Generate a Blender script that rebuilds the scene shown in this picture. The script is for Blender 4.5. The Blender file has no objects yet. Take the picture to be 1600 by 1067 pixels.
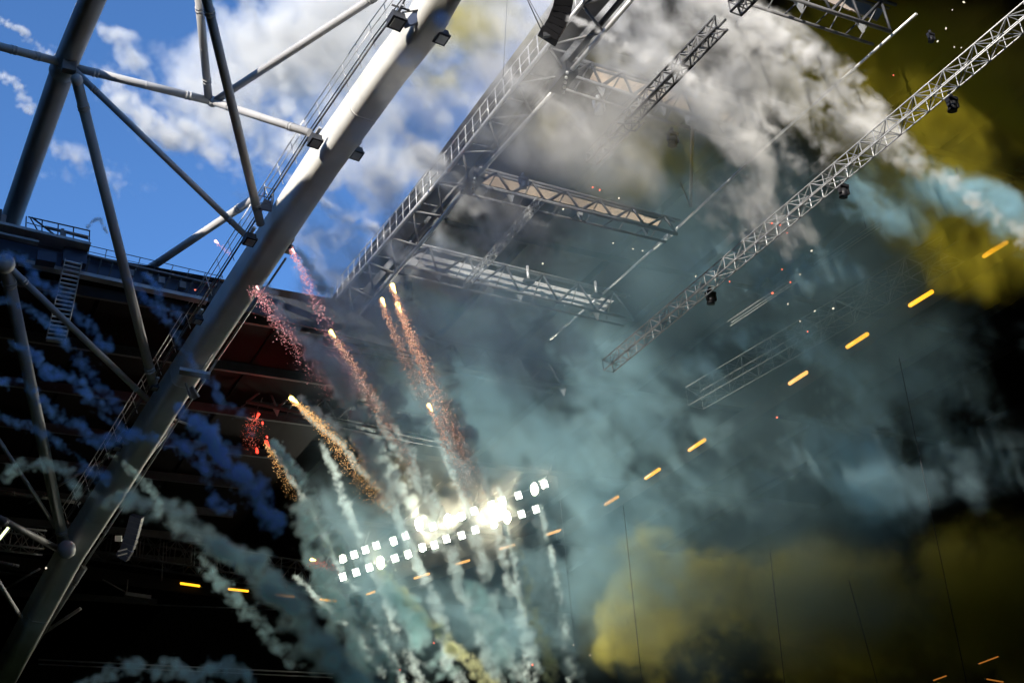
import bpy, math, random
import numpy as np
from mathutils import Vector, Matrix

# ------------------------------------------------------------------ camera, light, exposure
SC = bpy.context.scene
COL = SC.collection
# stadium axes seen by the camera: X across the pitch, Y along the pitch, Z up
_A = np.array([-1170, 1123, 2000.0]); _A /= np.linalg.norm(_A)
_Z = np.array([-300, -3874, 2000.0]); _Z -= _A * (_A @ _Z); _Z /= np.linalg.norm(_Z)
_B = np.cross(_A, _Z)
CAM = np.array([0.0, 0.0, 6.0])
cam = bpy.data.objects.new('camera', bpy.data.cameras.new('camera'))
COL.objects.link(cam)
right = Vector((_B[0], _A[0], _Z[0])); up = Vector((-_B[1], -_A[1], -_Z[1])); back = Vector((-_B[2], -_A[2], -_Z[2]))
M = Matrix((right, up, back)).transposed().to_4x4()
M.translation = Vector(CAM)
cam.matrix_world = M
cam.data.sensor_width = 36.0
cam.data.lens = 45.0
cam.data.clip_start = 0.5
cam.data.clip_end = 3000
SC.camera = cam

SUN_EL = math.radians(21.0)
_h = math.cos(SUN_EL)
SUN = Vector((-0.80 * _h, -0.60 * _h, math.sin(SUN_EL)))
world = bpy.data.worlds.new('World'); SC.world = world; world.use_nodes = True
wt = world.node_tree
sky = wt.nodes.new('ShaderNodeTexSky'); sky.sky_type = 'NISHITA'; sky.sun_disc = False
sky.sun_elevation = SUN_EL
sky.sun_rotation = math.atan2(SUN.x, SUN.y)
sky.ozone_density = 8.0; sky.air_density = 1.0; sky.dust_density = 0.0
wt.links.new(sky.outputs[0], wt.nodes['Background'].inputs[0])
wt.nodes['Background'].inputs[1].default_value = 0.14
sl = bpy.data.lights.new('sun', 'SUN'); sl.energy = 5.0; sl.angle = math.radians(0.5); sl.color = (1.0, 0.92, 0.80)
so = bpy.data.objects.new('sun', sl); COL.objects.link(so)
so.rotation_euler = SUN.to_track_quat('Z', 'Y').to_euler()
SC.view_settings.view_transform = 'Standard'
SC.view_settings.look = 'None'
SC.view_settings.exposure = 0.78
SC.view_settings.gamma = 1.0
SC.cycles.use_denoising = True
SC.cycles.use_adaptive_sampling = True
SC.cycles.adaptive_threshold = 0.05
SC.cycles.max_bounces = 6
SC.cycles.diffuse_bounces = 3
SC.cycles.volume_bounces = 3
SC.cycles.volume_step_rate = 3.2
SC.cycles.sample_clamp_indirect = 6

# ------------------------------------------------------------------ pixel -> place
def ray(x, y):
    d = np.array([x - 800.0, y - 533.5, 2000.0])
    return np.array([d @ _B, d @ _A, d @ _Z])
def at(x, y, dist):
    r = ray(x, y); return Vector(CAM + r / np.linalg.norm(r) * dist)
def onz(x, y, h):
    r = ray(x, y); return Vector(CAM + r * h / r[2])
def ony(x, y, Y):
    r = ray(x, y); return Vector(CAM + r * Y / r[1])
def onx(x, y, X):
    r = ray(x, y); return Vector(CAM + r * X / r[0])

# ------------------------------------------------------------------ materials
def mat(name, color, rough=0.6, metal=0.0, var=0.18, scale=1.5, bump=0.15, bscale=25.0, dirt=None):
    m = bpy.data.materials.new(name); m.use_nodes = True
    nt = m.node_tree; bs = nt.nodes['Principled BSDF']; L = nt.links.new
    tc = nt.nodes.new('ShaderNodeTexCoord')
    nz = nt.nodes.new('ShaderNodeTexNoise'); nz.inputs['Scale'].default_value = scale; nz.inputs['Detail'].default_value = 6
    L(tc.outputs['Object'], nz.inputs['Vector'])
    cr = nt.nodes.new('ShaderNodeValToRGB')
    c = np.array(color)
    cr.color_ramp.elements[0].position = 0.3; cr.color_ramp.elements[1].position = 0.7
    cr.color_ramp.elements[0].color = (*((c * (1 - var)) if dirt is None else np.array(dirt)), 1)
    cr.color_ramp.elements[1].color = (*np.minimum(c * (1 + var * .5), 1), 1)
    L(nz.outputs['Fac'], cr.inputs['Fac']); L(cr.outputs['Color'], bs.inputs['Base Color'])
    bs.inputs['Roughness'].default_value = rough; bs.inputs['Metallic'].default_value = metal
    n2 = nt.nodes.new('ShaderNodeTexNoise'); n2.inputs['Scale'].default_value = bscale
    L(tc.outputs['Object'], n2.inputs['Vector'])
    bp = nt.nodes.new('ShaderNodeBump'); bp.inputs['Strength'].default_value = bump; bp.inputs['Distance'].default_value = 0.02
    L(n2.outputs['Fac'], bp.inputs['Height']); L(bp.outputs['Normal'], bs.inputs['Normal'])
    return m
def emis(name, color, strength):
    m = bpy.data.materials.new(name); m.use_nodes = True
    bs = m.node_tree.nodes['Principled BSDF']
    bs.inputs['Base Color'].default_value = (0.02, 0.02, 0.02, 1)
    bs.inputs['Emission Color'].default_value = (*color, 1); bs.inputs['Emission Strength'].default_value = strength
    return m
M_GIRDER = mat('cream_painted_steel', (0.60, 0.60, 0.58), 0.8, var=0.16, scale=.6, dirt=(0.48, 0.47, 0.44))
M_TUBE = mat('grey_painted_steel', (0.42, 0.42, 0.43), 0.65, var=0.15, scale=.6)
M_STEEL = mat('galvanised_steel', (0.36, 0.37, 0.38), 0.45, 0.3, var=0.25, scale=2)
M_ALU = mat('aluminium', (0.62, 0.62, 0.62), 0.4, 0.5, var=0.15, scale=3)
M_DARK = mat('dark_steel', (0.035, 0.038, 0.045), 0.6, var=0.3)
M_MID = mat('mid_grey_steel', (0.16, 0.16, 0.165), 0.6, var=0.3)
M_BLACK = mat('black_paint', (0.015, 0.015, 0.018), 0.5)
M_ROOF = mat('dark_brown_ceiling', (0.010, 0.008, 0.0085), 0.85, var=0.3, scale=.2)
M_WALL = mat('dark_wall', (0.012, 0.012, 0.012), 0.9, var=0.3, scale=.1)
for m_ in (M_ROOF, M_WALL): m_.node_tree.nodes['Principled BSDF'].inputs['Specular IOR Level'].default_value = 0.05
M_PANEL = mat('beige_sheet', (0.62, 0.50, 0.36), 0.7, var=0.12, scale=.8, dirt=(0.50, 0.38, 0.27))
M_PANELG = mat('pale_grey_sheet', (0.5, 0.5, 0.5), 0.7, var=0.12, scale=.8)
M_BLUE = mat('dark_blue_cladding', (0.03, 0.05, 0.11), 0.5, var=0.3, scale=.8)
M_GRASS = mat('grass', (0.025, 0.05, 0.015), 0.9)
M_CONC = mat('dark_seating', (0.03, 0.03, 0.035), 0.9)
M_LAMP = emis('floodlight_glass', (1.0, 0.97, 0.82), 14)
M_LAMPB = emis('bright_floodlight_glass', (1.0, 0.95, 0.70), 40)
M_BAR = emis('amber_tube', (1.0, 0.42, 0.015), 1.35)
M_BARD = emis('dim_amber_tube', (1.0, 0.35, 0.05), 0.2)
M_BARP = emis('pale_amber_tube', (1.0, 0.45, 0.10), 1.3)
M_STAR = emis('burning_yellow_star', (1.0, 0.66, 0.16), 5)
M_STARW = emis('burning_green_yellow_star', (0.95, 0.85, 0.16), 4.5)
M_RED = emis('burning_red_star', (1.0, 0.03, 0.015), 3.2)
M_EMBR = emis('red_ember', (1.0, 0.16, 0.08), 1.6)
M_EMBW = emis('white_ember', (1.0, 0.92, 0.70), .7)
M_PINK = emis('pale_pink_star', (1.0, 0.55, 0.5), 1.6)
def spark_mat(name, c1, c2, s):
    m = bpy.data.materials.new(name); m.use_nodes = True
    nt = m.node_tree; bs = nt.nodes['Principled BSDF']
    g = nt.nodes.new('ShaderNodeNewGeometry'); cr = nt.nodes.new('ShaderNodeValToRGB')
    cr.color_ramp.elements[0].color = (*c1, 1); cr.color_ramp.elements[1].color = (*c2, 1)
    nt.links.new(g.outputs['Random Per Island'], cr.inputs['Fac'])
    nt.links.new(cr.outputs[0], bs.inputs['Emission Color']); bs.inputs['Emission Strength'].default_value = s
    bs.inputs['Base Color'].default_value = (0.02, 0.02, 0.02, 1)
    return m
M_SPO = spark_mat('orange_sparks', (0.50, 0.17, 0.09), (1.0, 0.60, 0.42), 0.62)
M_SPY = spark_mat('golden_sparks', (0.60, 0.22, 0.04), (1.0, 0.66, 0.28), 0.9)
M_SPP = spark_mat('pink_sparks', (0.55, 0.12, 0.13), (1.0, 0.52, 0.52), 0.8)
M_SPR = spark_mat('red_sparks', (0.60, 0.02, 0.02), (1.0, 0.25, 0.15), 0.8)

# ------------------------------------------------------------------ mesh helpers
def wloc(o):
    v = Vector((0, 0, 0))
    while o is not None:
        v += o.location; o = o.parent
    return v
class MB:
    def __init__(s): s.v = []; s.f = []; s.smooth = []
    def tube(s, p, q, r, n=8, r2=None):
        p = Vector(p); q = Vector(q); r2 = r if r2 is None else r2
        t = (q - p).normalized(); a = t.orthogonal().normalized(); b = t.cross(a); k = len(s.v)
        for P_, R_ in ((p, r), (q, r2)):
            for i in range(n):
                th = 2 * math.pi * (i + .5) / n
                s.v.append(P_ + (a * math.cos(th) + b * math.sin(th)) * R_)
        for i in range(n):
            j = (i + 1) % n; s.f.append((k + i, k + j, k + n + j, k + n + i)); s.smooth.append(n > 5)
        s.f.append(tuple(range(k + n - 1, k - 1, -1))); s.f.append(tuple(range(k + n, k + 2 * n))); s.smooth += [False, False]
        return s
    def box(s, c, ax, ay, az, sx, sy, sz):
        c = Vector(c); k = len(s.v)
        for i in (-.5, .5):
            for j in (-.5, .5):
                for l in (-.5, .5):
                    s.v.append(c + ax * sx * i + ay * sy * j + az * sz * l)
        for f in ((0, 1, 3, 2), (4, 6, 7, 5), (0, 4, 5, 1), (2, 3, 7, 6), (0, 2, 6, 4), (1, 5, 7, 3)):
            s.f.append(tuple(k + i for i in f)); s.smooth.append(False)
        return s
    def beam(s, p, q, w, h, upv=Vector((0, 0, 1))):
        p = Vector(p); q = Vector(q); t = (q - p); L = t.length; t.normalize()
        a = t.cross(upv).normalized(); b = a.cross(t)
        return s.box((p + q) / 2, t, a, b, L, w, h)
    def prism(s, pts, frames):
        """pts: centre points along the path, frames: list of rings of offset vectors"""
        k = len(s.v); n = len(frames[0])
        for P_, F in zip(pts, frames):
            for o in F: s.v.append(Vector(P_) + o)
        for i in range(len(pts) - 1):
            for j in range(n):
                l = (j + 1) % n
                s.f.append((k + i * n + j, k + i * n + l, k + (i + 1) * n + l, k + (i + 1) * n + j)); s.smooth.append(True)
        s.f.append(tuple(range(k + n - 1, k - 1, -1))); m = k + (len(pts) - 1) * n
        s.f.append(tuple(range(m, m + n))); s.smooth += [False, False]
        return s
    def poly(s, pts, thick_vec):
        """flat plate with thickness"""
        k = len(s.v); n = len(pts)
        for p in pts: s.v.append(Vector(p))
        for p in pts: s.v.append(Vector(p) + thick_vec)
        s.f.append(tuple(range(k, k + n))); s.f.append(tuple(range(k + 2 * n - 1, k + n - 1, -1))); s.smooth += [False, False]
        for i in range(n):
            j = (i + 1) % n; s.f.append((k + i, k + n + i, k + n + j, k + j)); s.smooth.append(False)
        return s
    def ball(s, c, r, seg=10, rings=6, sc=(1, 1, 1)):
        c = Vector(c); k = len(s.v)
        s.v.append(c + Vector((0, 0, r * sc[2])))
        for i in range(1, rings):
            ph = math.pi * i / rings
            for j in range(seg):
                th = 2 * math.pi * j / seg
                s.v.append(c + Vector((r * sc[0] * math.sin(ph) * math.cos(th), r * sc[1] * math.sin(ph) * math.sin(th), r * sc[2] * math.cos(ph))))
        s.v.append(c - Vector((0, 0, r * sc[2]))); e = len(s.v) - 1
        for j in range(seg):
            l = (j + 1) % seg
            s.f.append((k, k + 1 + j, k + 1 + l)); s.smooth.append(True)
            for i in range(rings - 2):
                a = k + 1 + i * seg
                s.f.append((a + j, a + seg + j, a + seg + l, a + l)); s.smooth.append(True)
            a = k + 1 + (rings - 2) * seg
            s.f.append((a + j, e, a + l)); s.smooth.append(True)
        return s
    def build(s, name, m, parent=None, origin=None):
        off = wloc(parent) if parent is not None else (Vector(origin) if origin is not None else Vector((0, 0, 0)))
        if parent is not None and origin is not None: off = Vector(origin)
        me = bpy.data.meshes.new(name)
        me.from_pydata([tuple(v - off) for v in s.v], [], s.f)
        me.polygons.foreach_set('use_smooth', s.smooth)
        me.materials.append(m); me.validate(); me.update()
        o = bpy.data.objects.new(name, me); COL.objects.link(o)
        if parent is not None:
            o.parent = parent
            o.location = off - wloc(parent)
        else: o.location = off
        return o
def tag(o, label=None, cat=None, group=None, kind=None):
    if label: o['label'] = label
    if cat: o['category'] = cat
    if group: o['group'] = group
    if kind: o['kind'] = kind
    return o
def thing(name, loc, label, cat, group=None):
    o = bpy.data.objects.new(name, None); COL.objects.link(o); o.location = loc; o.empty_display_size = .3
    return tag(o, label, cat, group)
def copy_thing(o, loc):
    c = o.copy(); COL.objects.link(c); c.location = loc
    for ch in o.children:
        d = ch.copy(); COL.objects.link(d); d.parent = c
        for g in ch.children:
            e = g.copy(); COL.objects.link(e); e.parent = d
    return c
X_, Y_, Z_ = Vector((1, 0, 0)), Vector((0, 1, 0)), Vector((0, 0, 1))
rnd = random.Random(7)
def lerp(a, b, t): return a + (b - a) * t
def along(pts, t):
    """point at fraction t of a polyline by length"""
    L = [(pts[i + 1] - pts[i]).length for i in range(len(pts) - 1)]; d = t * sum(L)
    for i, l in enumerate(L):
        if d <= l or i == len(L) - 1: return lerp(pts[i], pts[i + 1], d / l)
        d -= l
CZ = CAM[2]
# ------------------------------------------------------------------ the setting: pitch, stand, roof
def struct(name, mb, m): return tag(mb.build(name, m), kind='structure')
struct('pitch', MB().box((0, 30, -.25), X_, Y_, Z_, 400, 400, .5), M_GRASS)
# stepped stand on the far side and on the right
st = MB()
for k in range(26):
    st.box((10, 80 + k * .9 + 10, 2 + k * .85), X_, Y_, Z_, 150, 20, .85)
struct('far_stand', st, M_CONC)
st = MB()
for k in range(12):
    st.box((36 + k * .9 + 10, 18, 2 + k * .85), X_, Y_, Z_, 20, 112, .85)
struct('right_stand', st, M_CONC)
struct('far_wall', MB().box((0, 112, 22), X_, Y_, Z_, 240, 1, 44), M_WALL)
struct('right_wall', MB().box((72, 20, 22), X_, Y_, Z_, 1, 200, 44), M_WALL)
RH = CZ + 35.0
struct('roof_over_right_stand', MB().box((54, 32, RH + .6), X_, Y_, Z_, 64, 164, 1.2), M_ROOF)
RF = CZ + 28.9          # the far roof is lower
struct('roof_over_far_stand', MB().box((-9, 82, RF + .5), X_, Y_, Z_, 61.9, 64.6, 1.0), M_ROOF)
struct('sun_blocking_step_wall', MB().box((22.3, 82, (RF + RH) / 2 + .6), X_, Y_, Z_, .4, 64, RH - RF + .2), M_WALL)  # closing wall added to keep stray sun off the far wall
struct('unseen_left_shade_roof', MB().box((-41.5, 0, CZ + 35.6), X_, Y_, Z_, 80, 260, 1.2), M_ROOF)  # unseen roof, its edge placed to shade the lower girder
struct('unseen_rear_shade_roof', MB().box((36, -70, CZ + 35), X_, Y_, Z_, 82.8, 70, 1.2), M_ROOF)  # unseen roof added to hold the sun off lower parts
struct('unseen_left_wall', MB().box((-70, 0, 21), X_, Y_, Z_, 1, 260, 42), M_WALL)  # unseen wall, raised to stop sun entering under the left roof
struct('unseen_rear_shade_wall', MB().box((0, -106, 21), X_, Y_, Z_, 200, 1, 42), M_WALL)  # unseen wall added to darken the interior

# ------------------------------------------------------------------ ceiling panels and ribs of the far roof, seen dark at lower left
cp = thing('roof_ceiling', (0, 60, RH - .3), 'dark brown panelled ceiling over the far stand below the blue roof edge', 'ceiling')
for ix in range(9):
    for iy in range(9):
        x0 = -12 + ix * 4.0; y0 = 50.6 + iy * 5.0
        if x0 > 19: continue
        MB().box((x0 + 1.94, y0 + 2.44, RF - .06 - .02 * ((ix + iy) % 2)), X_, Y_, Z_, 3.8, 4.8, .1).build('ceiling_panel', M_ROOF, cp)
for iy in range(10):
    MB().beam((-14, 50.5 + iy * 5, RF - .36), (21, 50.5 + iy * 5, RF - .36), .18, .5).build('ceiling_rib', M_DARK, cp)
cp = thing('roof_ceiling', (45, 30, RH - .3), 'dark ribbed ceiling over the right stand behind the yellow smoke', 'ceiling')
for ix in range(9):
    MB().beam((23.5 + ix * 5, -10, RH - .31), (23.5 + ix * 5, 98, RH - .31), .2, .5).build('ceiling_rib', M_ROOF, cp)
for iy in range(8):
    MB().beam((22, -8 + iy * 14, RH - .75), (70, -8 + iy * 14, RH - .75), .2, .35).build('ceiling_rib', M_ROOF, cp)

# fascia that carries the amber tubes
fb = thing('stand_fascia', onz(1200, 620, 26.6), 'dark curved fascia carrying the row of amber light tubes', 'fascia')
fpts = [onz(*p, 26.6) for p in ((1700, 290), (1570, 378), (1338, 530), (1088, 694), (955, 782), (866, 830), (792, 853), (657, 899), (575, 926), (520, 938), (444, 930), (285, 912), (100, 885), (-100, 860))]
for a, b in zip(fpts[:-1], fpts[1:]):
    n = (b - a).cross(Z_).normalized() * -.45
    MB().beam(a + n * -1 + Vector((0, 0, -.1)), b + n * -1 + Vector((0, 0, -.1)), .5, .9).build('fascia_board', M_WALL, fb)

# ------------------------------------------------------------------ the cream box girder
gp = [((705, -40), 44.5), ((660, 42), 46), ((612, 103), 47.5), ((509, 247), 51), ((426, 373), 54), ((320, 534), 58.5), ((252, 640), 61), ((177, 760), 65), ((112, 860), 68), ((57, 960), 71), ((-10, 1085), 75)]
gpts = [at(*p, d) for p, d in gp]
ringw, ringh, rr = 1.16, 1.42, 0.34
def ring_at(i, scale=1.0):
    a = gpts[max(i - 1, 0)]; b = gpts[min(i + 1, len(gpts) - 1)]
    t = (b - a).normalized(); side = t.cross(Z_).normalized(); upg = side.cross(t).normalized()
    out = []
    for qx, qz, a0 in ((1, 1, 0), (-1, 1, 90), (-1, -1, 180), (1, -1, 270)):
        for k in range(6):
            th = math.radians(a0 + k * 18)
            out.append((side * (qx * (ringw / 2 - rr) + rr * math.cos(th)) + upg * (qz * (ringh / 2 - rr) + rr * math.sin(th))) * scale)
    return out, t, side, upg
gth = thing('box_girder', gpts[4], 'massive cream box girder rising diagonally from the bottom left to the top', 'girder')
MB().prism(gpts, [ring_at(i)[0] for i in range(len(gpts))]).build('girder_body', M_GIRDER, gth)
for i, k in ((2, .4), (5, .5), (7, .4), (8, .95)):           # weld collars
    c = lerp(gpts[i], gpts[i + 1], k); R, t, s_, u_ = ring_at(i, 1.012)
    MB().prism([c - t * .04, c + t * .04], [R, R]).build('weld_collar', M_GIRDER, gth)
# handrail and cables running along the left edge of the girder
def gedge(i, k, ds, du):
    c = lerp(gpts[i], gpts[i + 1], k); _, t, s_, u_ = ring_at(i); _, t2, s2, u2 = ring_at(i + 1)
    s_ = lerp(s_, s2, k); u_ = lerp(u_, u2, k)
    return c + s_ * ds + u_ * du
_, _t, _s, _u = ring_at(4)
LS = 1 if (_s.x < 0) else -1              # side of the girder that faces the opening
for nm, ds, du, r, m in (('handrail', .80, 1.75, .022, M_ALU), ('handrail', .80, 1.35, .018, M_ALU), ('cable', .70, .80, .03, M_DARK), ('cable', .66, .92, .035, M_MID), ('cable', .72, 1.02, .025, M_DARK)):
    mb = MB()
    for i in range(len(gpts) - 3):
        mb.tube(gedge(i, 0, LS * ds, du), gedge(i, 1, LS * ds, du), r, 6)
    mb.build(nm, m, gth)
for i in range(len(gpts) - 3):
    n = max(2, int((gpts[i + 1] - gpts[i]).length / 1.1))
    for k in range(n):
        MB().tube(gedge(i, k / n, LS * .62, .62), gedge(i, k / n, LS * .80, 1.76), .018, 6).build('rail_post', M_ALU, gth)
lower = MB()
for i in (4, 5, 6, 7): lower.tube(gedge(i, 0, -LS * .5, -.95), gedge(i, 1, -LS * .5, -.95), .05, 6)
lower.build('conduit', M_STEEL, gth)

def clamp_lamp(px, py, d, label, s=.42):
    o = thing('girder_lamp', at(px, py, d), label, 'lamp', 'lamps clamped along the cream girder')
    c = at(px, py, d)
    tdir = (gpts[4] - gpts[3]).normalized(); sd = tdir.cross(Z_).normalized(); ud = sd.cross(tdir)
    MB().box(c, tdir, sd, ud, s, s, s * .8).box(c - ud * s * .3, tdir, sd, ud, s * 1.15, s * 1.15, s * .2).build('housing', M_DARK, o)
    MB().box(c - ud * s * .43, tdir, sd, ud, s * .8, s * .8, .04).build('lens', M_STEEL, o)
    MB().beam(c + ud * s * .5, c + ud * s * .5 + tdir * -.5, .12, .1).box(c + ud * s * .45, tdir, sd, ud, s * .6, s * .6, .1).build('bracket', M_ALU, o)
clamp_lamp(492, 220, 49.6, 'dark lamp clamped to the girder edge where its sunlit face ends')
clamp_lamp(556, 239, 50.6, 'dark lamp below the girder, right of where its sunlit face ends')
clamp_lamp(619, 32, 45.0, 'dark lamp on the upper edge of the girder beside the blue plate', .48)
clamp_lamp(689, 57, 45.6, 'dark lamp under the girder near the top edge of the picture', .42)
clamp_lamp(390, 374, 52.6, 'dark lamp on the girder beside the little railed platform')
clamp_lamp(451, 389, 54.0, 'dark lamp under the girder above the pink sparkling flare', .32)
clamp_lamp(309, 499, 57.0, 'small lamp on the girder edge below the end of the roof railing', .34)
clamp_lamp(241, 604, 59.6, 'small lamp where the long grey brace meets the girder', .3)
clamp_lamp(183, 697, 62.5, 'small lamp on the girder edge above the teal smoke', .34)
bp = thing('fixing_plate', at(644, 27, 45.2), 'blue faceted gusset plate fixed on the sunlit girder face', 'plate')
MB().poly([at(*p, 45.0) for p in ((628, 39), (632, 43), (650, 36), (662, 20), (657, 16), (645, 19))], Vector((.05, .06, 0))).build('plate', mat('blue_grey_plate', (0.10, 0.13, 0.22), .5), bp)
MB().tube(at(612, 8, 45), at(640, 17, 45), .04).tube(at(628, 20, 45), at(657, 16, 45), .03).build('arm', M_DARK, bp)
bk = thing('support_bracket', at(305, 583, 57.5), 'grey steel bracket sticking out under the girder beside the red flares', 'bracket')
MB().beam(at(280, 579, 58), at(328, 587, 58), .5, .14).build('plate', M_STEEL, bk)
MB().tube(at(313, 580, 58), at(342, 537, 58), .035).tube(at(316, 582, 58), at(343, 545, 58), .02).build('stay', M_ALU, bk)
MB().beam(at(297, 605, 58.2), at(308, 622, 58.2), .35, .1).beam(at(290, 598, 58.2), at(298, 622, 58.2), .08, .08).build('hook', M_STEEL, bk)
MB().tube(at(206, 748, 64), at(272, 662, 62), .07).tube(at(236, 706, 63.6), at(268, 650, 62), .05).tube(at(272, 655, 62), at(300, 665, 62), .06).build('lower_stay', M_STEEL, bk)

# railed platform on the girder
pf = thing('railed_platform', at(412, 315, 52.5), 'small railed platform standing on the girder beside a steep brace', 'platform')
pc = [at(*p, d) for p, d in (((404, 326), 52.2), ((413, 312), 53.2), ((427, 316), 53.0), ((424, 330), 52.0))]
MB().poly([p - Z_ * .05 for p in pc], Vector((0, 0, .08))).build('floor', M_DARK, pf)
for i in range(4):
    a, b = pc[i], pc[(i + 1) % 4]
    MB().tube(a, a + Z_ * .62, .02).build('rail_post', M_MID, pf)
    MB().tube(a + Z_ * .62, b + Z_ * .62, .02).tube(a + Z_ * .3, b + Z_ * .3, .015).build('handrail', M_MID, pf)

# ------------------------------------------------------------------ tube truss in the sky at left
tt = thing('tube_truss', onz(100, 100, 30), 'grey tubular roof truss crossing the blue sky left of the girder', 'roof truss')
def tb(a, da, b, db, wpx, name='brace', parent=tt, m=M_TUBE, n=20):
    p, q = at(*a, da), at(*b, db); r = wpx * (da + db) / 2 / 2000 / 2
    d = (q - p).normalized()
    for c, e_ in ((p, d), (q, -d)):
        for u in (.9, 1.05): MB().tube(c + e_ * u, c + e_ * (u + .07), r * 1.12, n).build('flange', m, parent)
    c = lerp(p, q, .52); MB().tube(c - d * .03, c + d * .03, r * 1.02, n).build('weld_seam', m, parent)
    return MB().tube(p, q, r, n).build(name, m, parent)
p0, p1, p2 = onz(163, -45, 33.4), onz(100, 105, 33.4), onz(15, 350, 33.4)
MB().tube(p0, p1, .46, 28).tube(p1, p2, .46, 28).build('main_chord', M_TUBE, tt)
MB().tube(p1 + (p0 - p1).normalized() * .35, p1 - (p0 - p1).normalized() * .35, .50, 28).build('node_collar', M_TUBE, tt)
for a, b, c, d in (((-20, 68), 52, (96, 98), 53.3), ((108, 104), 53.3, (332, 159), 54.5), ((332, 159), 54.5, (484, 208), 50.8)):
    tb(a, b, c, d, 12, 'cross_brace')
tb((309, -20), 51, (326, 156), 54.5, 12.5)
tb((318, -20), 46, (407, 350), 53, 14)
tb((336, 158), 54.5, (610, -20), 47, 12)
tb((121, 130), 53, (241, 606), 59.8, 15)
tb((116, 110), 53, (388, 372), 53.6, 9.5)
tb((212, 434), 60, (400, 308), 56, 12)
MB().ball(at(332, 159, 54.5), .24).build('node', M_TUBE, tt)
MB().ball(at(120, 125, 52.6), .24).build('node', M_TUBE, tt)
# small white plates on the braces
MB().box(at(108, 104, 52.7), X_, Y_, Z_, .5, .3, .5).build('gusset', M_MID, tt)

lt = thing('tube_truss', at(8, 412, 55), 'lower tubular truss fanning down over the dark far stand at bottom left', 'roof truss')
for a, b, c, d, w, m in (((8, 412), 55, (100, 850), 67, 17, M_TUBE), ((12, 415), 55, (230, 624), 60.6, 9.5, M_TUBE), ((-8, 678), 60, (97, 838), 67, 6, M_TUBE),
                      ((-8, 806), 60, (100, 862), 67.6, 10, M_MID), ((-8, 900), 63, (33, 964), 70, 6, M_TUBE), ((22, 425), 60, (70, 540), 64, 4, M_MID),
                      ((130, 612), 74, (330, 480), 70, 4, M_MID), ((56, 604), 76, (212, 634), 76, 7, M_MID), ((44, 786), 78, (190, 702), 76, 4, M_MID), ((-8, 766), 78, (125, 786), 80, 5, M_MID),
                      ((22, 1055), 78, (132, 886), 74, 9, M_MID), ((58, 995), 77, (126, 950), 75, 5, M_MID), ((84, 938), 73, (118, 892), 72, 3, M_STEEL), ((88, 560), 74, (128, 636), 74, 4, M_MID),
                      ((10, 918), 75, (62, 888), 73, 3, M_MID), ((-8, 876), 76, (30, 884), 76, 4, M_MID)):
    tb(a, b, c, d, w, 'brace', lt, m, 14)
MB().ball(at(8, 412, 54.8), .4).build('node', M_TUBE, lt)
MB().ball(at(104, 858, 66), .45).build('node', M_TUBE, lt)

# ------------------------------------------------------------------ far roof edge with railing, platform, ladder
YE = 49.4
re = thing('roof_edge', ony(240, 430, YE), 'dark blue roof edge with a thin railing against the sky', 'roof edge')
def yq(a, b, c, d, name, m, par, dy=0.0, th=.12):
    MB().poly([ony(*p, YE + dy) for p in (a, b, c, d)], Vector((0, th, 0))).build(name, m, par)
yq((-30, 366), (335, 449), (322, 468), (-30, 392), 'fascia_board', M_BLUE, re, .22)
yq((335, 440), (620, 505), (620, 545), (322, 470), 'fascia_board', M_DARK, re, .1)
for k in range(12):
    a = lerp(ony(140, 403, YE), ony(335, 449, YE), k / 11); b = lerp(ony(133, 428, YE), ony(322, 468, YE), k / 11)
    MB().beam(a + Vector((0, -.02, 0)), b + Vector((0, -.02, 0)), .07, .12, Y_).build('fascia_rib', M_DARK, re)
MB().beam(ony(-30, 397, YE), ony(323, 471, YE), .4, .16).build('bottom_flange', M_STEEL, re)
MB().beam(ony(-30, 362, YE), ony(337, 447, YE), .3, .08).build('top_flange', M_MID, re)
ra, rb = ony(140, 384, YE), ony(346, 432, YE); da, db_ = ony(137, 402, YE), ony(338, 449, YE)
MB().tube(ra, rb, .018, 6).build('handrail', M_DARK, re)
MB().tube(lerp(ra, da, .5), lerp(rb, db_, .5), .014, 6).build('handrail', M_DARK, re)
for k in range(9): MB().tube(lerp(ra, rb, k / 8), lerp(da, db_, k / 8), .018, 6).build('rail_post', M_DARK, re)
for px in (203, 232, 252, 285):
    py = 384 + (px - 140) * .237 + 22
    MB().box(ony(px, py + 6, YE - .1), X_, Y_, Z_, .28, .2, .3).build('junction_box', M_MID, re)

pl = thing('service_platform', ony(70, 380, 48.6), 'railed steel service platform with cabinets in the upper left corner of the far roof', 'platform')
YP = 48.4
def pq(x, y): return ony(x, y, YP)
MB().beam(pq(-20, 352), pq(139, 389), .9, .12).build('deck', M_STEEL, pl)
MB().beam(pq(-20, 362), pq(60, 380), .3, .1).build('edge_beam', M_STEEL, pl)
MB().tube(pq(44, 339), pq(141, 361), .03, 6).build('handrail', M_DARK, pl)
MB().tube(pq(42, 348), pq(141, 375), .02, 6).build('handrail', M_DARK, pl)
for x in (41, 66, 91, 115, 140):
    MB().tube(pq(x, 339 + (x - 44) * .226), pq(x - 1, 368 + (x - 41) * .22), .028, 6).build('rail_post', M_DARK, pl)
MB().tube(pq(47, 340), pq(61, 364), .03, 6).build('strut', M_DARK, pl)
MB().tube(pq(50, 340), pq(89, 370), .04, 6).build('strut', M_DARK, pl)
MB().tube(pq(70, 355), pq(138, 371), .07, 8).build('pipe', M_MID, pl)
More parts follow.
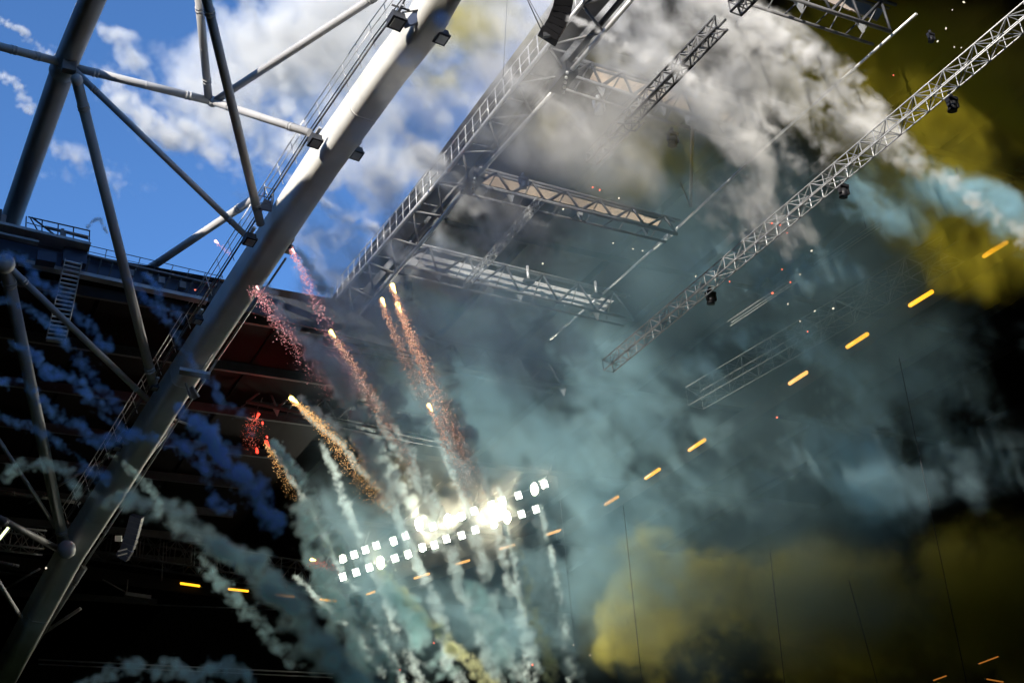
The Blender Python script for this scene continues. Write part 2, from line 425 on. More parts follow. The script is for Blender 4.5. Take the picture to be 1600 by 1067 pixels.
for (x0, y0, x1, y1), m in (((60, 388, 88, 409), M_BLUE), ((101, 382, 136, 412), M_BLUE), ((5, 385, 30, 410), M_DARK), ((2, 332, 9, 350), M_MID), ((-6, 322, 1, 350), M_DARK)):
    a, b = pq(x0, y0), pq(x1, y1)
    MB().box((a + b) / 2 + Vector((0, .35, 0)), X_, Y_, Z_, abs(b.x - a.x), .5, abs(a.z - b.z) * .9).build('cabinet', m, pl)
MB().box(pq(97, 364) , X_, Y_, Z_, .14, .14, .35).box(pq(101, 368), X_, Y_, Z_, .1, .1, .2).build('beacon', M_MID, pl)

ld = thing('access_ladder', at(95, 465, 57), 'steep access ladder with many rungs hanging below the service platform', 'ladder')
la, lb, lc, l_d = at(102, 404, 56.4), at(128, 410, 56.4), at(72, 530, 58), at(102, 534, 58)
MB().tube(la, lc, .035, 6).build('rail', M_STEEL, ld); MB().tube(lb, l_d, .035, 6).build('rail', M_STEEL, ld)
for k in range(19):
    MB().beam(lerp(la, lc, (k + .5) / 19), lerp(lb, l_d, (k + .5) / 19), .1, .035).build('rung', M_ALU, ld)
MB().beam(lc, l_d, .25, .08).build('foot', M_STEEL, ld)

# ------------------------------------------------------------------ walkway truss on the inner roof edge
wk = thing('walkway_truss', onz(735, 285, 30), 'long steel walkway truss with a white handrail along the inner roof edge', 'walkway')
dk = [onz(*p, 30) for p in ((384, 628), (525, 469), (700, 267), (800, 140), (915, 0), (970, -60))]
lo = [onz(*p, 29.2) for p in ((416, 676), (560, 497), (738, 284), (865, 143), (987, 0), (1040, -62))]
lo2 = [p + Vector((.0, -.5, .45)) for p in lo]
def chord(pts, r, name, m, par, n=8):
    mb = MB()
    for a, b in zip(pts[:-1], pts[1:]): mb.tube(a, b, r, n)
    return mb.build(name, m, par)
chord(dk, .085, 'deck_chord', M_ALU, wk); chord(lo, .085, 'lower_chord', M_ALU, wk); chord(lo2, .10, 'upper_chord', M_DARK, wk)
chord([p + Vector((.25, 0, .02)) for p in dk], .04, 'kick_rail', M_STEEL, wk, 6)
nW = 56
for k in range(nW + 1):
    c = along(dk, k / nW)
    MB().tube(c, c + Z_ * 1.0, .024 if k > 16 else .04, 6).build('rail_post', M_ALU, wk)
tops = [along(dk, k / 20) for k in range(7, 21)]
chord([p + Z_ * 1.0 for p in tops], .024, 'handrail', M_ALU, wk, 6)
chord([p + Z_ * .52 for p in tops], .018, 'handrail', M_ALU, wk, 6)
for k in range(16):
    a, b, c = along(dk, k / 16), along(lo, (k + .5) / 16), along(dk, (k + 1) / 16)
    d_, e_ = along(lo2, k / 16), along(lo2, (k + 1) / 16)
    MB().tube(a, b, .05, 6).build('web', M_MID, wk); MB().tube(b, c, .05, 6).build('web', M_MID, wk)
    MB().tube(b, d_, .04, 6).build('web', M_DARK, wk)
    MB().tube(a, d_, .05, 6).build('web', M_DARK, wk)
# grated deck under the handrail at the far end and chunky splice joints
for k in range(24):
    a, b = along(dk, k / 24), along(dk, (k + .93) / 24); o1 = Vector((.75, 0, .03))
    MB().poly([a, b, b + o1, a + o1], Vector((0, 0, -.04))).build('deck_grating', M_MID, wk)
for px, py in ((738, 284), (880, 122)):
    c = onz(px, py, 29.3)
    MB().box(c, Y_, X_, Z_, 1.3, .5, .45).build('joint', M_DARK, wk)
    for q in range(5): MB().ball(c + Vector((-.2 + .1 * q, -.6 + .25 * q, -.28)), .07, 6, 4).build('bolt', M_ALU, wk)

# ------------------------------------------------------------------ cross trusses with sheets
def cross_truss(label, Yf, U, L, PT, PB, mpanel, n=6, mch=M_MID, strips=10):
    """U, L upper/lower chord pixel lines in plane Yf; PT/PB sheet edges in plane Yf+.8"""
    t = thing('cross_truss', ony(*L[0], Yf), label, 'roof truss', 'cross trusses between the walkway and the eaves beam')
    u0, u1, l0, l1 = ony(*U[0], Yf), ony(*U[1], Yf), ony(*L[0], Yf), ony(*L[1], Yf)
    MB().tube(u0, u1, .07).build('upper_chord', mch, t)
    MB().tube(u0 + Vector((0, .35, .12)), u1 + Vector((0, .35, .12)), .06).build('upper_chord', mch, t)
    MB().tube(l0, l1, .08).build('lower_chord', mch, t)
    MB().tube(l0 + Vector((0, .9, .12)), l1 + Vector((0, .9, .12)), .06).build('lower_chord', mch, t)
    q = [ony(*p, Yf + .85) for p in (*PT, *PB)]
    for k in range(strips):
        a, b = k / strips, (k + .985) / strips
        MB().poly([lerp(q[0], q[1], a), lerp(q[0], q[1], b), lerp(q[2], q[3], b) + Vector((0, .03, 0)), lerp(q[2], q[3], a)], Vector((0, .05, .0))).build('sheet', mpanel, t)
    for k in range(n):
        a = lerp(l0, l1, k / n); c = lerp(u0, u1, (k + .5) / n); b = lerp(l0, l1, (k + 1) / n)
        MB().tube(a, c, .055).build('diagonal', M_DARK, t); MB().tube(c, b, .055).build('diagonal', M_DARK, t)
        MB().tube(c, lerp(l0, l1, (k + .5) / n) + Vector((0, .9, .1)), .03, 6).build('tie', mch, t)
        if k % 2 == 0: MB().poly([b + Vector((-.18, 0, 0)), b + Vector((.18, 0, 0)), b + Vector((.05, 0, -.42))], Vector((0, .12, 0))).build('shoe', M_STEEL, t)
        MB().tube(c, a + Vector((0, .9, .1)), .03, 6).build('tie', M_DARK, t)
    return t
cross_truss('second sunlit roof truss with beige sheets, joined to the middle of the walkway', 38.4, ((748, 262), (1062, 345)), ((742, 288), (1058, 366)), ((765, 268), (1040, 339)), ((744, 284), (1030, 353)), M_PANEL, 6)
cross_truss('upper sunlit roof truss with beige sheets, behind the black lighting truss', 31.1, ((898, 92), (1180, 172)), ((890, 118), (1172, 208)), ((932, 104), (1170, 180)), ((922, 124), (1152, 200)), M_PANEL, 6)
cross_truss('short piece of roof truss cut off by the top edge of the picture', 24.6, ((1200, -48), (1400, 8)), ((1200, -14), (1392, 50)), ((1240, -32), (1382, 16)), ((1240, -18), (1372, 32)), mat('pinkish_sheet', (0.42, 0.36, 0.33), .7), 4, strips=6)
cross_truss('third roof truss in shade, sheets coloured grey for it, lost in blue smoke', 45.0, ((640, 378), (985, 462)), ((618, 412), (990, 500)), ((645, 392), (960, 470)), ((632, 412), (945, 487)), M_PANELG, 6)  # sheets grey instead of beige: this truss's shade put into their colour
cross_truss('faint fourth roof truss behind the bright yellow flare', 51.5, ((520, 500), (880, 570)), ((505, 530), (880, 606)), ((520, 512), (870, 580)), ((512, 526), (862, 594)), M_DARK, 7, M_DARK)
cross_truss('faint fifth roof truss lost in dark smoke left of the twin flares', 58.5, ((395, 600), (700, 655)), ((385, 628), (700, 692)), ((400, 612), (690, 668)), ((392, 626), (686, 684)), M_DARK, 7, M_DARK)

# eaves beam and posts
eb = thing('eaves_beam', onz(1190, 235, 30), 'long thin pale steel beam linking the outer ends of the roof trusses', 'beam')
ep = [onz(*p, 30) for p in ((1432, 22), (1190, 235), (1060, 355), (935, 465), (860, 530))]
for a, b in zip(ep[:-1], ep[1:]): MB().tube(a, b, .06).build('tube', M_ALU, eb)
MB().tube(onz(1055, 360, 29.9), onz(1022, 388, 29.9), .1).tube(onz(1048, 366, 29.8), onz(1040, 372, 29.8), .13).build('sleeve', M_ALU, eb)
ep2 = thing('roof_post', onz(1079, 325, 30), 'pale vertical roof post above the right end of the second sunlit truss', 'post')
MB().tube(onz(1079, 322, 30), at(1082, 186, 50.5), .07, 12).build('shaft', M_PANELG, ep2)
MB().box(at(1081, 187, 50.5), X_, Y_, Z_, .4, .3, .4).build('head', M_PANELG, ep2)
MB().tube(onz(1078, 322, 30), at(1063, 285, 53.5), .03, 6).build('stay', M_STEEL, ep2)
for px, py, l in ((826, 440, 24), (932, 462, 22)):
    o = thing('bracket_post', onz(px, py, 29), 'short white post on the %s end of the third roof truss' % ('left' if px < 900 else 'right'), 'post', 'white posts on the third roof truss')
    a, b = ony(px, py, 44.9), ony(px - 2, py - l, 44.9)
    MB().tube(a, b, .07, 8).build('shaft', M_ALU, o); MB().box(a, X_, Y_, Z_, .5, .3, .15).build('foot', M_DARK, o)

# ------------------------------------------------------------------ lattice trusses
def lattice(name, label, cat, p, q, w, r, n, mch, mweb=None, group=None, tri=False, upv=Z_, rails_only=False):
    t = thing(name, p, label, cat, group); d = (q - p).normalized(); a = d.cross(upv).normalized(); b = a.cross(d)
    offs = [a * w / 2 + b * w / 2, a * -w / 2 + b * w / 2, a * -w / 2 - b * w / 2, a * w / 2 - b * w / 2]
    if tri: offs = [a * w / 2 + b * w * .4, a * -w / 2 + b * w * .4, b * -w * .5]
    for o in offs: MB().tube(p + o, q + o, r, 8).build('chord', mch, t)
    mweb = mweb or mch
    N = len(offs)
    if not rails_only:
        for k in range(n):
            for j in range(N):
                o1, o2 = offs[j], offs[(j + 1) % N]
                c0, c1 = lerp(p, q, k / n), lerp(p, q, (k + 1) / n)
                mb = MB().tube(c0 + o1, c0 + o2, r * .6, 5)
                if (k + j) % 2 == 0: mb.tube(c0 + o1, c1 + o2, r * .6, 5)
                else: mb.tube(c0 + o2, c1 + o1, r * .6, 5)
                mb.build('web', mweb, t)
    return t
lattice('lattice_truss', 'long pale lattice truss running from the centre to the upper right corner', 'truss', onz(950, 572, 23.4), onz(1640, -6, 23.4), .48, .025, 38, M_STEEL)
lattice('lattice_truss', 'faint lattice truss in dark smoke below and parallel to the long pale one', 'truss', onz(1085, 622, 29), onz(1490, 388, 29), 1.1, .03, 16, M_MID)
lattice('cable_rail', 'pair of thin faint rails right of the long pale lattice truss', 'rail', onz(1140, 506, 29.5), onz(1436, 310, 29.5), .25, .018, 14, M_STEEL, rails_only=True, tri=True)
lattice('lighting_truss', 'black lighting truss crossing in front of the upper sunlit roof truss', 'truss', onz(924, 248, 27.5), onz(1127, 36, 27.5), .42, .045, 16, M_DARK, M_MID)
lattice('lighting_truss', 'black lighting truss end at the top edge right of the white smoke trail', 'truss', onz(1148, 14, 27.5), onz(1200, -38, 27.5), .42, .045, 5, M_DARK, M_MID)
lattice('ladder_truss', 'narrow grey lattice truss hanging below the second sunlit roof truss', 'truss', onz(728, 446, 29), onz(845, 312, 29), .26, .026, 18, M_STEEL)
sp = thing('hoop_bracket', onz(985, 190, 27.3), 'round hoop bracket on the right of the black lighting truss', 'bracket')
c0 = onz(987, 193, 27.2); mb = MB()
for k in range(10):
    a, b = k * math.pi / 5, (k + 1) * math.pi / 5
    mb.tube(c0 + right * .28 * math.cos(a) + up * .28 * math.sin(a), c0 + right * .28 * math.cos(b) + up * .28 * math.sin(b), .025, 6)
mb.build('hoop', M_DARK, sp)
MB().tube(c0 - right * .5, c0 + right * .28, .03).tube(c0 - up * .28, c0 + up * .28, .02).tube(c0 + right * .1 - up * .3, c0 + right * .45 + up * .05, .025).build('arm', M_DARK, sp)

gt = lattice('gantry_truss', 'dark gantry truss along the far stand left of the floodlights', 'truss', ony(-40, 818, 82), ony(500, 905, 82), 1.6, .07, 22, M_DARK)
g2 = lattice('gantry_truss', 'pale lattice truss at the left edge of the picture behind the smoke', 'truss', at(-20, 838, 80), at(70, 848, 80), 1.1, .06, 5, M_STEEL)
for px in (215, 256, 300, 340, 375):
    o = thing('drop_post', ony(px, 880, 82), 'thin grey post hanging from the dark gantry truss%s' % {215: ' beside the blue striped speaker', 256: ' above the cable tray', 300: ' right above the leftmost amber tube', 340: ' between the two leftmost amber tubes', 375: ' above the second amber tube'}[px], 'post', 'posts on the dark gantry truss')
    a = ony(px, 838 + (px - 200) * .16, 81.8); MB().tube(a, a - Z_ * (2.6 if px == 256 else 1.4), .05, 6).tube(a + X_ * .2, a + X_ * .2 - Z_ * 1.3, .03, 6).build('post', M_MID, o)
o = thing('cable_tray', ony(190, 925, 82), 'short grey cable tray under the dark gantry truss', 'cable tray')
MB().beam(ony(195, 928, 82), ony(235, 934, 82), .5, .25).build('tray', M_MID, o)
MB().tube(ony(160, 905, 82), ony(195, 924, 82), .05).tube(ony(198, 925, 82), ony(200, 905, 82), .04).build('stay', M_MID, o)
o = thing('cable_rail', ony(300, 950, 88), 'thin dark rail across the far stand under the amber tubes', 'rail')
MB().tube(ony(235, 944, 88), ony(430, 952, 88), .05).build('rail', M_MID, o)
o = thing('cable_rail', ony(300, 950, 88), 'thin grey rail low across the far stand near the bottom edge', 'rail')
MB().tube(ony(60, 1030, 84), ony(520, 1052, 84), .05).tube(ony(60, 1037, 84), ony(520, 1058, 84), .04).build('rail', M_STEEL, o)

# ------------------------------------------------------------------ loudspeakers
def line_array(label, pts, dist, w, n, m, mf):
    P = [at(*p, dist + i * .15) for i, p in enumerate(pts)]
    t = thing('line_array_speaker', P[0], label, 'loudspeaker')
    for k in range(n):
        a, b = along(P, k / n), along(P, (k + .93) / n); d = (b - a).normalized(); s = d.cross(back).normalized()
        f = s.cross(d)
        cb = MB().box((a + b) / 2, d, s, f, (b - a).length, w, w * .9).build('cabinet', m, t)
        MB().box((a + b) / 2 - s * w * .505, d, s, f, (b - a).length * .86, .02, w * .8).build('grille', mf, cb)
    return t, P
t, P = line_array('curved black line array speaker hanging from the top edge', ((874, -70), (880, -40), (882, -12), (879, 12), (871, 34), (860, 54)), 44, .62, 12, M_BLACK, mat('brown_grille', (0.10, 0.06, 0.05), .6))
e = P[-1]
MB().beam(e + right * -.35 + up * .12, e + right * .25 + up * .1 - up * .35, .5, .05).tube(e - right * .28 + up * .08, at(824, 0, 44.2), .02, 6).box(e - up * .05, right, up, back, .5, .12, .55).build('frame', M_DARK, t)
t, P = line_array('dark blue line array speaker hanging beside the girder at lower left', ((214, 806), (210, 822), (205, 840), (200, 856), (190, 872)), 70, .62, 8, M_BLUE, M_BLACK)
for q in (0, 1): MB().beam(at(184, 861 + 7 * q, 69.4), at(199, 857 + 7 * q, 69.4), .05, .06).build('white_stripe', M_ALU, t)
MB().box(at(185, 841, 69.4), right, up, back, .35, .3, .05).build('badge', M_ALU, t)

# moving head lamps on the long truss
def moving_head(px, py, d, label, s, m=M_BLACK):
    c = at(px, py, d); t = thing('moving_head_lamp', c, label, 'stage light', 'stage lights hung under the trusses')
    MB().tube(c + Z_ * s * .9, c + Z_ * s * .4, s * .18, 8).box(c + Z_ * s * .35, X_, Y_, Z_, s * .9, s * .5, s * .25).build('base', m, t)
    for sg in (-1, 1): MB().box(c + X_ * s * .42 * sg, X_, Y_, Z_, s * .12, s * .3, s * .7).build('yoke_arm', m, t)
    MB().tube(c + Z_ * s * .1, c - Z_ * s * .62 + Y_ * s * .2, s * .26, 12, s * .36).build('head', m, t)
moving_head(1488, 161, 41.2, 'black stage light under the upper end of the long pale truss', .42)
moving_head(1318, 297, 45, 'black teardrop stage light under the middle of the long pale truss', .42)
moving_head(1111, 464, 49.2, 'black stage light under the lower end of the long pale truss', .44)
moving_head(1455, 58, 39.4, 'small black clamp lamp high inside the long pale truss', .25)
moving_head(1051, 216, 50, 'dark slim lamp hanging in olive smoke left of the pale post', .5, M_DARK)
moving_head(936, 165, 50, 'pale blue slim lamp hanging below the upper sunlit roof truss', .5, M_STEEL)
moving_head(818, 284, 50.5, 'blue grey lamp hanging across the left part of the second sunlit truss', .42, M_BLUE)

# hanging wires
WIRES = [((793, -10), (786, 124), 47, 'thin wire hanging right of the girder near the top edge'), ((974, 790), (1004, 1075), 60, 'dark wire hanging in front of the bright yellow smoke at the bottom'),
         ((866, 690), (905, 1075), 66, 'thin wire hanging right of the rightmost floodlight'), ((1333, 275), (1353, 356), 52, 'short wire hanging under the middle of the long pale truss'),
         ((1405, 560), (1512, 1075), 56, 'long dark wire down the right side of the picture'), ((1326, 905), (1373, 1075), 60, 'faint wire hanging at the bottom right between two others'),
         ((1494, 262), (1506, 312), 52, 'short wire hanging in yellow smoke at the right edge'), ((1203, 860), (1227, 1075), 60, 'faint wire hanging right of the bright yellow smoke at the bottom'), ((821, -10), (850, 42), 44.6, 'slanting cable left of the curved black speaker')]
for a, b, d, lab in WIRES:
    o = thing('hanging_wire', at(*a, d), lab, 'wire', 'wires hanging from the roof'); MB().tube(at(*a, d), at(*b, d), .010 if d < 50 else .014, 6).build('strand', M_BLACK, o)

# ------------------------------------------------------------------ amber light tubes
BARS = [((1538, 400), (1572, 379)), ((1422, 477), (1456, 456)), ((1324, 542), (1355, 522)), ((1234, 599), (1260, 582)), ((1077, 703), (1101, 687)), ((1009, 747), (1030, 733)), ((946, 788), (965, 776)), ((854, 835), (879, 827)), ((782, 857), (803, 851)), ((713, 881), (734, 875)), ((648, 903), (670, 896)), ((569, 930), (585, 924)), ((521, 938), (528, 939)), ((501, 936), (516, 938)), ((431, 929), (459, 932)), ((358, 920), (387, 923)), ((283, 911), (311, 915))]
ORD = ['first', 'second', 'third', 'fourth', 'fifth', 'sixth', 'seventh', 'eighth', 'ninth', 'tenth', 'eleventh', 'twelfth', 'thirteenth', 'fourteenth', 'fifteenth', 'sixteenth']
for i, (a, b) in enumerate(BARS):
    mm = M_BARP if i in (3, 7, 8, 9, 10) else M_BAR
    if i < 12: lab = 'glowing amber light tube on the rising row, %s from its upper right end' % ORD[i]
    else: lab = ('shorter piece of the split amber tube where the row bends', 'longer piece of the split amber tube where the row bends', 'amber light tube left of the bend, third from the left edge', 'amber light tube on the lower left row, second from the left', 'leftmost amber light tube above the dark stand at lower left')[i - 12]
    p, q = onz(*a, 26.6), onz(*b, 26.6); n = Vector((-.55, -.55, 0))
    o = thing('light_tube', (p + q) / 2, lab, 'light', 'amber tubes along the stand fascia')
    r = .095 if i < 7 else .085
    MB().tube(p, q, r, 12).ball(p, r, 10, 6).ball(q, r, 10, 6).build('tube', mm, o)
    MB().tube(p, p + (q - p) * .05 + Vector((.5, .5, 0)), .05, 6).tube(q, q + Vector((.5, .5, 0)), .05, 6).build('holder', M_DARK, o)
for (a, b), lab in zip((((1528, 1037), (1560, 1025)), ((1457, 1063), (1479, 1055)), ((1540, 1060), (1568, 1065))), ('dim orange streak lamp in the bottom right corner, the upper one', 'dim orange lamp in the bottom right corner, the leftmost one', 'dim orange lamp in the bottom right corner, the lowest one')):
    o = thing('light_tube', at(*a, 62), lab, 'light', 'dim lamps in the bottom right corner'); MB().tube(at(*a, 62), at(*b, 62), .03, 8).build('tube', M_BARD, o); MB().ball(at(*a, 62), .05, 6, 4).build('cap', M_DARK, o)
o = thing('light_tube', at(8, 832, 72), 'pale green white fluorescent tube at the left edge of the picture', 'light')
MB().tube(at(-6, 848, 72), at(16, 820, 72), .07, 10).build('tube', emis('fluorescent', (0.85, 1.0, 0.45), 1.6), o); MB().tube(at(-6, 851, 72.2), at(18, 821, 72.2), .09, 6).build('holder', M_DARK, o)

# ------------------------------------------------------------------ floodlight bank
UP = [(143, 570, 1), (213, 545, 0), (283, 515, 0), (352, 488, 0), (460, 460, 1), (532, 428, 0), (620, 352, 2), (705, 370, 0), (800, 330, 2), (885, 305, 1), (963, 272, 0), (1075, 235, 1), (1140, 210, 0), (1240, 175, 0), (1340, 135, 2), (1403, 105, 0)]
LO = [(143, 683, 0), (225, 655, 0), (308, 625, 0), (378, 595, 2), (468, 568, 0), (550, 542, 1), (640, 500, 1), (715, 485, 0), (790, 448, 0), (885, 425, 0), (970, 390, 0), (1087, 352, 1), (1168, 310, 2), (1260, 292, 0), (1350, 262, 0)]
FD = 84.0
fr = thing('floodlight_rack', at(690, 835, FD + .8), 'dark steel rack carrying the two rows of floodlights', 'lamp rack')
for rows in (UP, LO):
    c = [at(500 + x / 4, 730 + y / 4, FD + .7) for x, y, _ in (rows[0], rows[-1])]
    MB().beam(c[0] - (c[1] - c[0]) * .04, c[1] + (c[1] - c[0]) * .04, .2, .12).build('rail', M_DARK, fr)
for k in range(7):
    a, b = at(505 + k * 57, 893 - k * 20.5, FD + .75), at(520 + k * 57, 850 - k * 20.5, FD + .75); MB().beam(a, b, .1, .1, Y_).build('upright', M_DARK, fr)
MB().tube(at(560, 865, FD - .5), at(655, 800, FD - .5), .03, 6).build('cable', M_BLACK, fr)
fs = mat('lamp_housing', (0.3, 0.3, 0.3), .5)
protos = {}
for rname, rows in (('upper', UP), ('lower', LO)):
    for i, (x, y, big) in enumerate(rows):
        c = at(500 + x / 4, 730 + y / 4, FD)
        lab = ('%s %s floodlight of the %s row, %s from the left' % ({0: 'small', 1: 'bright', 2: 'dazzling'}[big], 'square' if big < 2 else 'flaring', rname, ORD[i]))
        if big not in protos:
            t = thing('floodlight', c, lab, 'floodlight', 'floodlights in the two rows of the bank')
            s = (.46, .44, .46)[big]; tilt = (up * 1.0 - right * .30).normalized(); sd = tilt.cross(back).normalized()
            hs = MB().box(c + (-back) * .14, sd, tilt, back, s * .95, s * 1.1, .2).build('housing', fs, t)
            for gx in range(2):
                for gy in range(3):
                    MB().box(c + sd * (gx - .5) * s * .5 + tilt * (gy - 1) * s * .36, sd, tilt, back, s * .36, s * .24, .05).build('lamp_cell', M_LAMP if big == 0 else M_LAMPB, t)
            if big: MB().ball(c + back * .05, s * (.42 if big == 1 else .5), 14, 10, (1, 1, 1.5 if big == 1 else 1.9)).build('lens', M_LAMPB, t)  # glowing ellipsoid added as the lamp's halo, larger than any real lens
            MB().tube(c - back * .2, c - back * .7, .05, 6).build('arm', M_DARK, t)
            protos[big] = t
        else:
            t = copy_thing(protos[big], c); t['label'] = lab
for i, (x, y, e) in enumerate(((620, 380, 2.6), (378, 600, 1.4), (840, 320, 2.2), (1110, 280, 2.4), (1340, 140, 2.0), (220, 600, .7), (1000, 330, .9))):
    l = bpy.data.lights.new('floodlight_beam', 'SPOT'); l.energy = e * 1500; l.spot_size = math.radians(140); l.spot_blend = .9; l.color = (1.0, .95, .78); l.shadow_soft_size = .3
    o = bpy.data.objects.new('floodlight_beam', l); COL.objects.link(o); o.location = at(500 + x / 4, 730 + y / 4, FD - 1.0)
    o.rotation_euler = (-(back - right * .35 + up * .1)).to_track_quat('Z', 'Y').to_euler(); o.rotation_euler = (-(o.location - Vector(CAM)) * -1 ).to_track_quat('Z', 'Y').to_euler()

for (x, y, e) in ((620, 345, 1.3), (378, 590, .6), (800, 325, 1.3), (885, 300, 1.0), (1075, 230, 1.2), (1340, 125, 1.5), (460, 455, .5), (1168, 305, 1.0)):
    l = bpy.data.lights.new('floodlight_glare_spot', 'SPOT'); l.energy = e * 1000; l.color = (1.0, .74, .22); l.spot_size = math.radians(26); l.spot_blend = .8; l.shadow_soft_size = .25  # extra upward spots added to draw the lamps' glare streaks
    o = bpy.data.objects.new('floodlight_glare_spot', l); COL.objects.link(o); o.location = at(500 + x / 4, 730 + y / 4, FD - 1.0)
    o.rotation_euler = (-(up * .95 - right * .28 + back * .25)).to_track_quat('Z', 'Y').to_euler()

# ------------------------------------------------------------------ fireworks: stars with their sparks
def sparks(mb, P, n, w0, w1, size, rng, bias=None):
    tmp = np.array([tuple(p) for p in P]); seg = np.linalg.norm(np.diff(tmp, axis=0), axis=1); cum = np.r_[0, np.cumsum(seg)]
    for _ in range(n):
        t = rng.random() ** 1.15
        d = t * cum[-1]; i = min(np.searchsorted(cum, d, side='right') - 1, len(seg) - 1); c = tmp[i] + (tmp[i + 1] - tmp[i]) * (d - cum[i]) / seg[i]
        w = w0 + (w1 - w0) * min(1, t * 1.5)
        c = Vector(c + rng.normal(0, .42, 3) * w)
        if bias is not None: c += bias * w * .6
        s = size * (0.5 + rng.random()) * (1.15 - .55 * t); k = len(mb.v)
        dirn = Vector(rng.normal(0, 1, 3)).normalized(); a = dirn.orthogonal().normalized(); b = dirn.cross(a)
        mb.v += [c + dirn * s * 1.6, c - dirn * s * 1.6, c + a * s * .6, c - a * s * .5 + b * s * .5, c - a * s * .5 - b * s * .5]
        for f in ((0, 2, 3), (0, 3, 4), (0, 4, 2), (1, 3, 2), (1, 4, 3), (1, 2, 4)): mb.f.append(tuple(k + q for q in f)); mb.smooth.append(False)
rng = np.random.default_rng(11)
def comet(label, path, dist, n, mstar, mspark, star_r=.1, w0=.1, w1=.42, energy=14, lcol=(1, .6, .25), size=.018, dd=.6):
    P = [at(*p, dist + dd * i) for i, p in enumerate(path)]
    t = thing('firework_flare', P[0], label, 'firework', 'flares shooting up with trails of sparks')
    if mstar is not None:
        d = (P[0] - P[1]).normalized()
        MB().tube(P[0] - d * star_r * 3.5, P[0], star_r * .25, 10, star_r * .8).ball(P[0], star_r * .8, 12, 8).build('burning_star', mstar, t)
    mb = MB(); sparks(mb, P, n, w0, w1, size, rng, bias=-right * .55 - up * .3)
    tag(mb.build('sparks', mspark, t), kind='stuff')
    if energy:
        l = bpy.data.lights.new('flare_glow', 'POINT'); l.energy = energy; l.color = lcol; l.shadow_soft_size = star_r
        o = bpy.data.objects.new('flare_glow', l); COL.objects.link(o); o.parent = t; o.location = (0, 0, 0)
    return P
D0 = 43
comet('highest orange flare of the close pair in the middle', ((613, 446), (628, 482), (650, 530), (674, 580), (700, 640), (732, 705), (765, 775)), D0, 2200, M_STAR, M_SPO, w1=.5)
comet('orange flare just below the highest one, in the same trail', ((621, 475), (640, 520), (662, 570), (688, 630), (718, 690), (742, 745)), D0 + .8, 1400, M_STAR, M_SPO, w1=.42)
comet('orange flare left of the close pair in the middle', ((597, 468), (612, 505), (634, 550), (655, 600), (672, 630)), D0 + 1.5, 1000, M_STAR, M_SPO, star_r=.09, w1=.36)
comet('yellow flare halfway between the girder and the close pair', ((517, 518), (538, 545), (566, 585), (592, 630), (622, 680), (660, 740)), D0 + 2, 1500, M_STARW, M_SPO, star_r=.09, w1=.46)
comet('bright yellow green flare with a thick golden spark trail', ((455, 622), (482, 641), (512, 668), (542, 704), (575, 745), (612, 790)), D0 + 3, 2000, M_STARW, M_SPY, star_r=.11, w1=.5, lcol=(.9, 1, .3))
comet('lone orange flare right of the centre trails', ((670, 633), (686, 662), (702, 695), (722, 735), (745, 790)), D0 + 3, 620, M_STAR, M_SPO, star_r=.09, w1=.4)
comet('small green tipped flare left of the floodlights', ((487, 874), (500, 876), (516, 881), (532, 890)), 56, 160, M_STARW, M_SPR, star_r=.09, w0=.25, w1=.3, lcol=(1, .7, .3))
comet('red orange flare falling below the red cluster', ((416, 690), (432, 716), (450, 746), (468, 778)), 50, 380, M_RED, M_SPY, star_r=.08, w1=.34, energy=12, lcol=(1, .06, .03))
comet('pink sparkling trail starting right under the girder', ((457, 390), (474, 420), (492, 458), (508, 490), (555, 575), (590, 630)), 46, 1100, M_PINK, M_SPP, star_r=.06, w0=.12, w1=.5, energy=0)
comet('pink sparkling trail coming out from behind the girder', ((401, 448), (424, 480), (446, 510), (472, 540), (528, 610)), 50, 1100, M_PINK, M_SPP, star_r=.05, w0=.3, w1=.55, energy=0)
comet('faint pink flare against the blue sky left of the girder', ((337, 377), (346, 384), (355, 392), (364, 399)), 60, 130, M_PINK, M_SPP, star_r=.09, w0=.06, w1=.14, energy=0)
comet('red flare at the top of the red cluster', ((404, 647), (398, 662), (396, 680), (399, 705)), 64, 260, M_RED, M_SPR, star_r=.09, w0=.3, w1=.6, size=.017, energy=300, lcol=(1, .05, .04))
comet('small red flare second in the red cluster', ((410, 660), (412, 668), (416, 680)), 64, 40, M_RED, M_SPR, star_r=.06, size=.013, energy=12, lcol=(1, .05, .04))
comet('small red flare third in the red cluster', ((417, 682), (420, 690), (424, 700)), 64, 30, M_RED, M_SPR, star_r=.055, size=.013, energy=0)
comet('lowest red flare of the red cluster with orange core', ((402, 706), (399, 690), (396, 672)), 64, 70, M_RED, M_SPR, star_r=.09, size=.017, energy=12, lcol=(1, .05, .04))

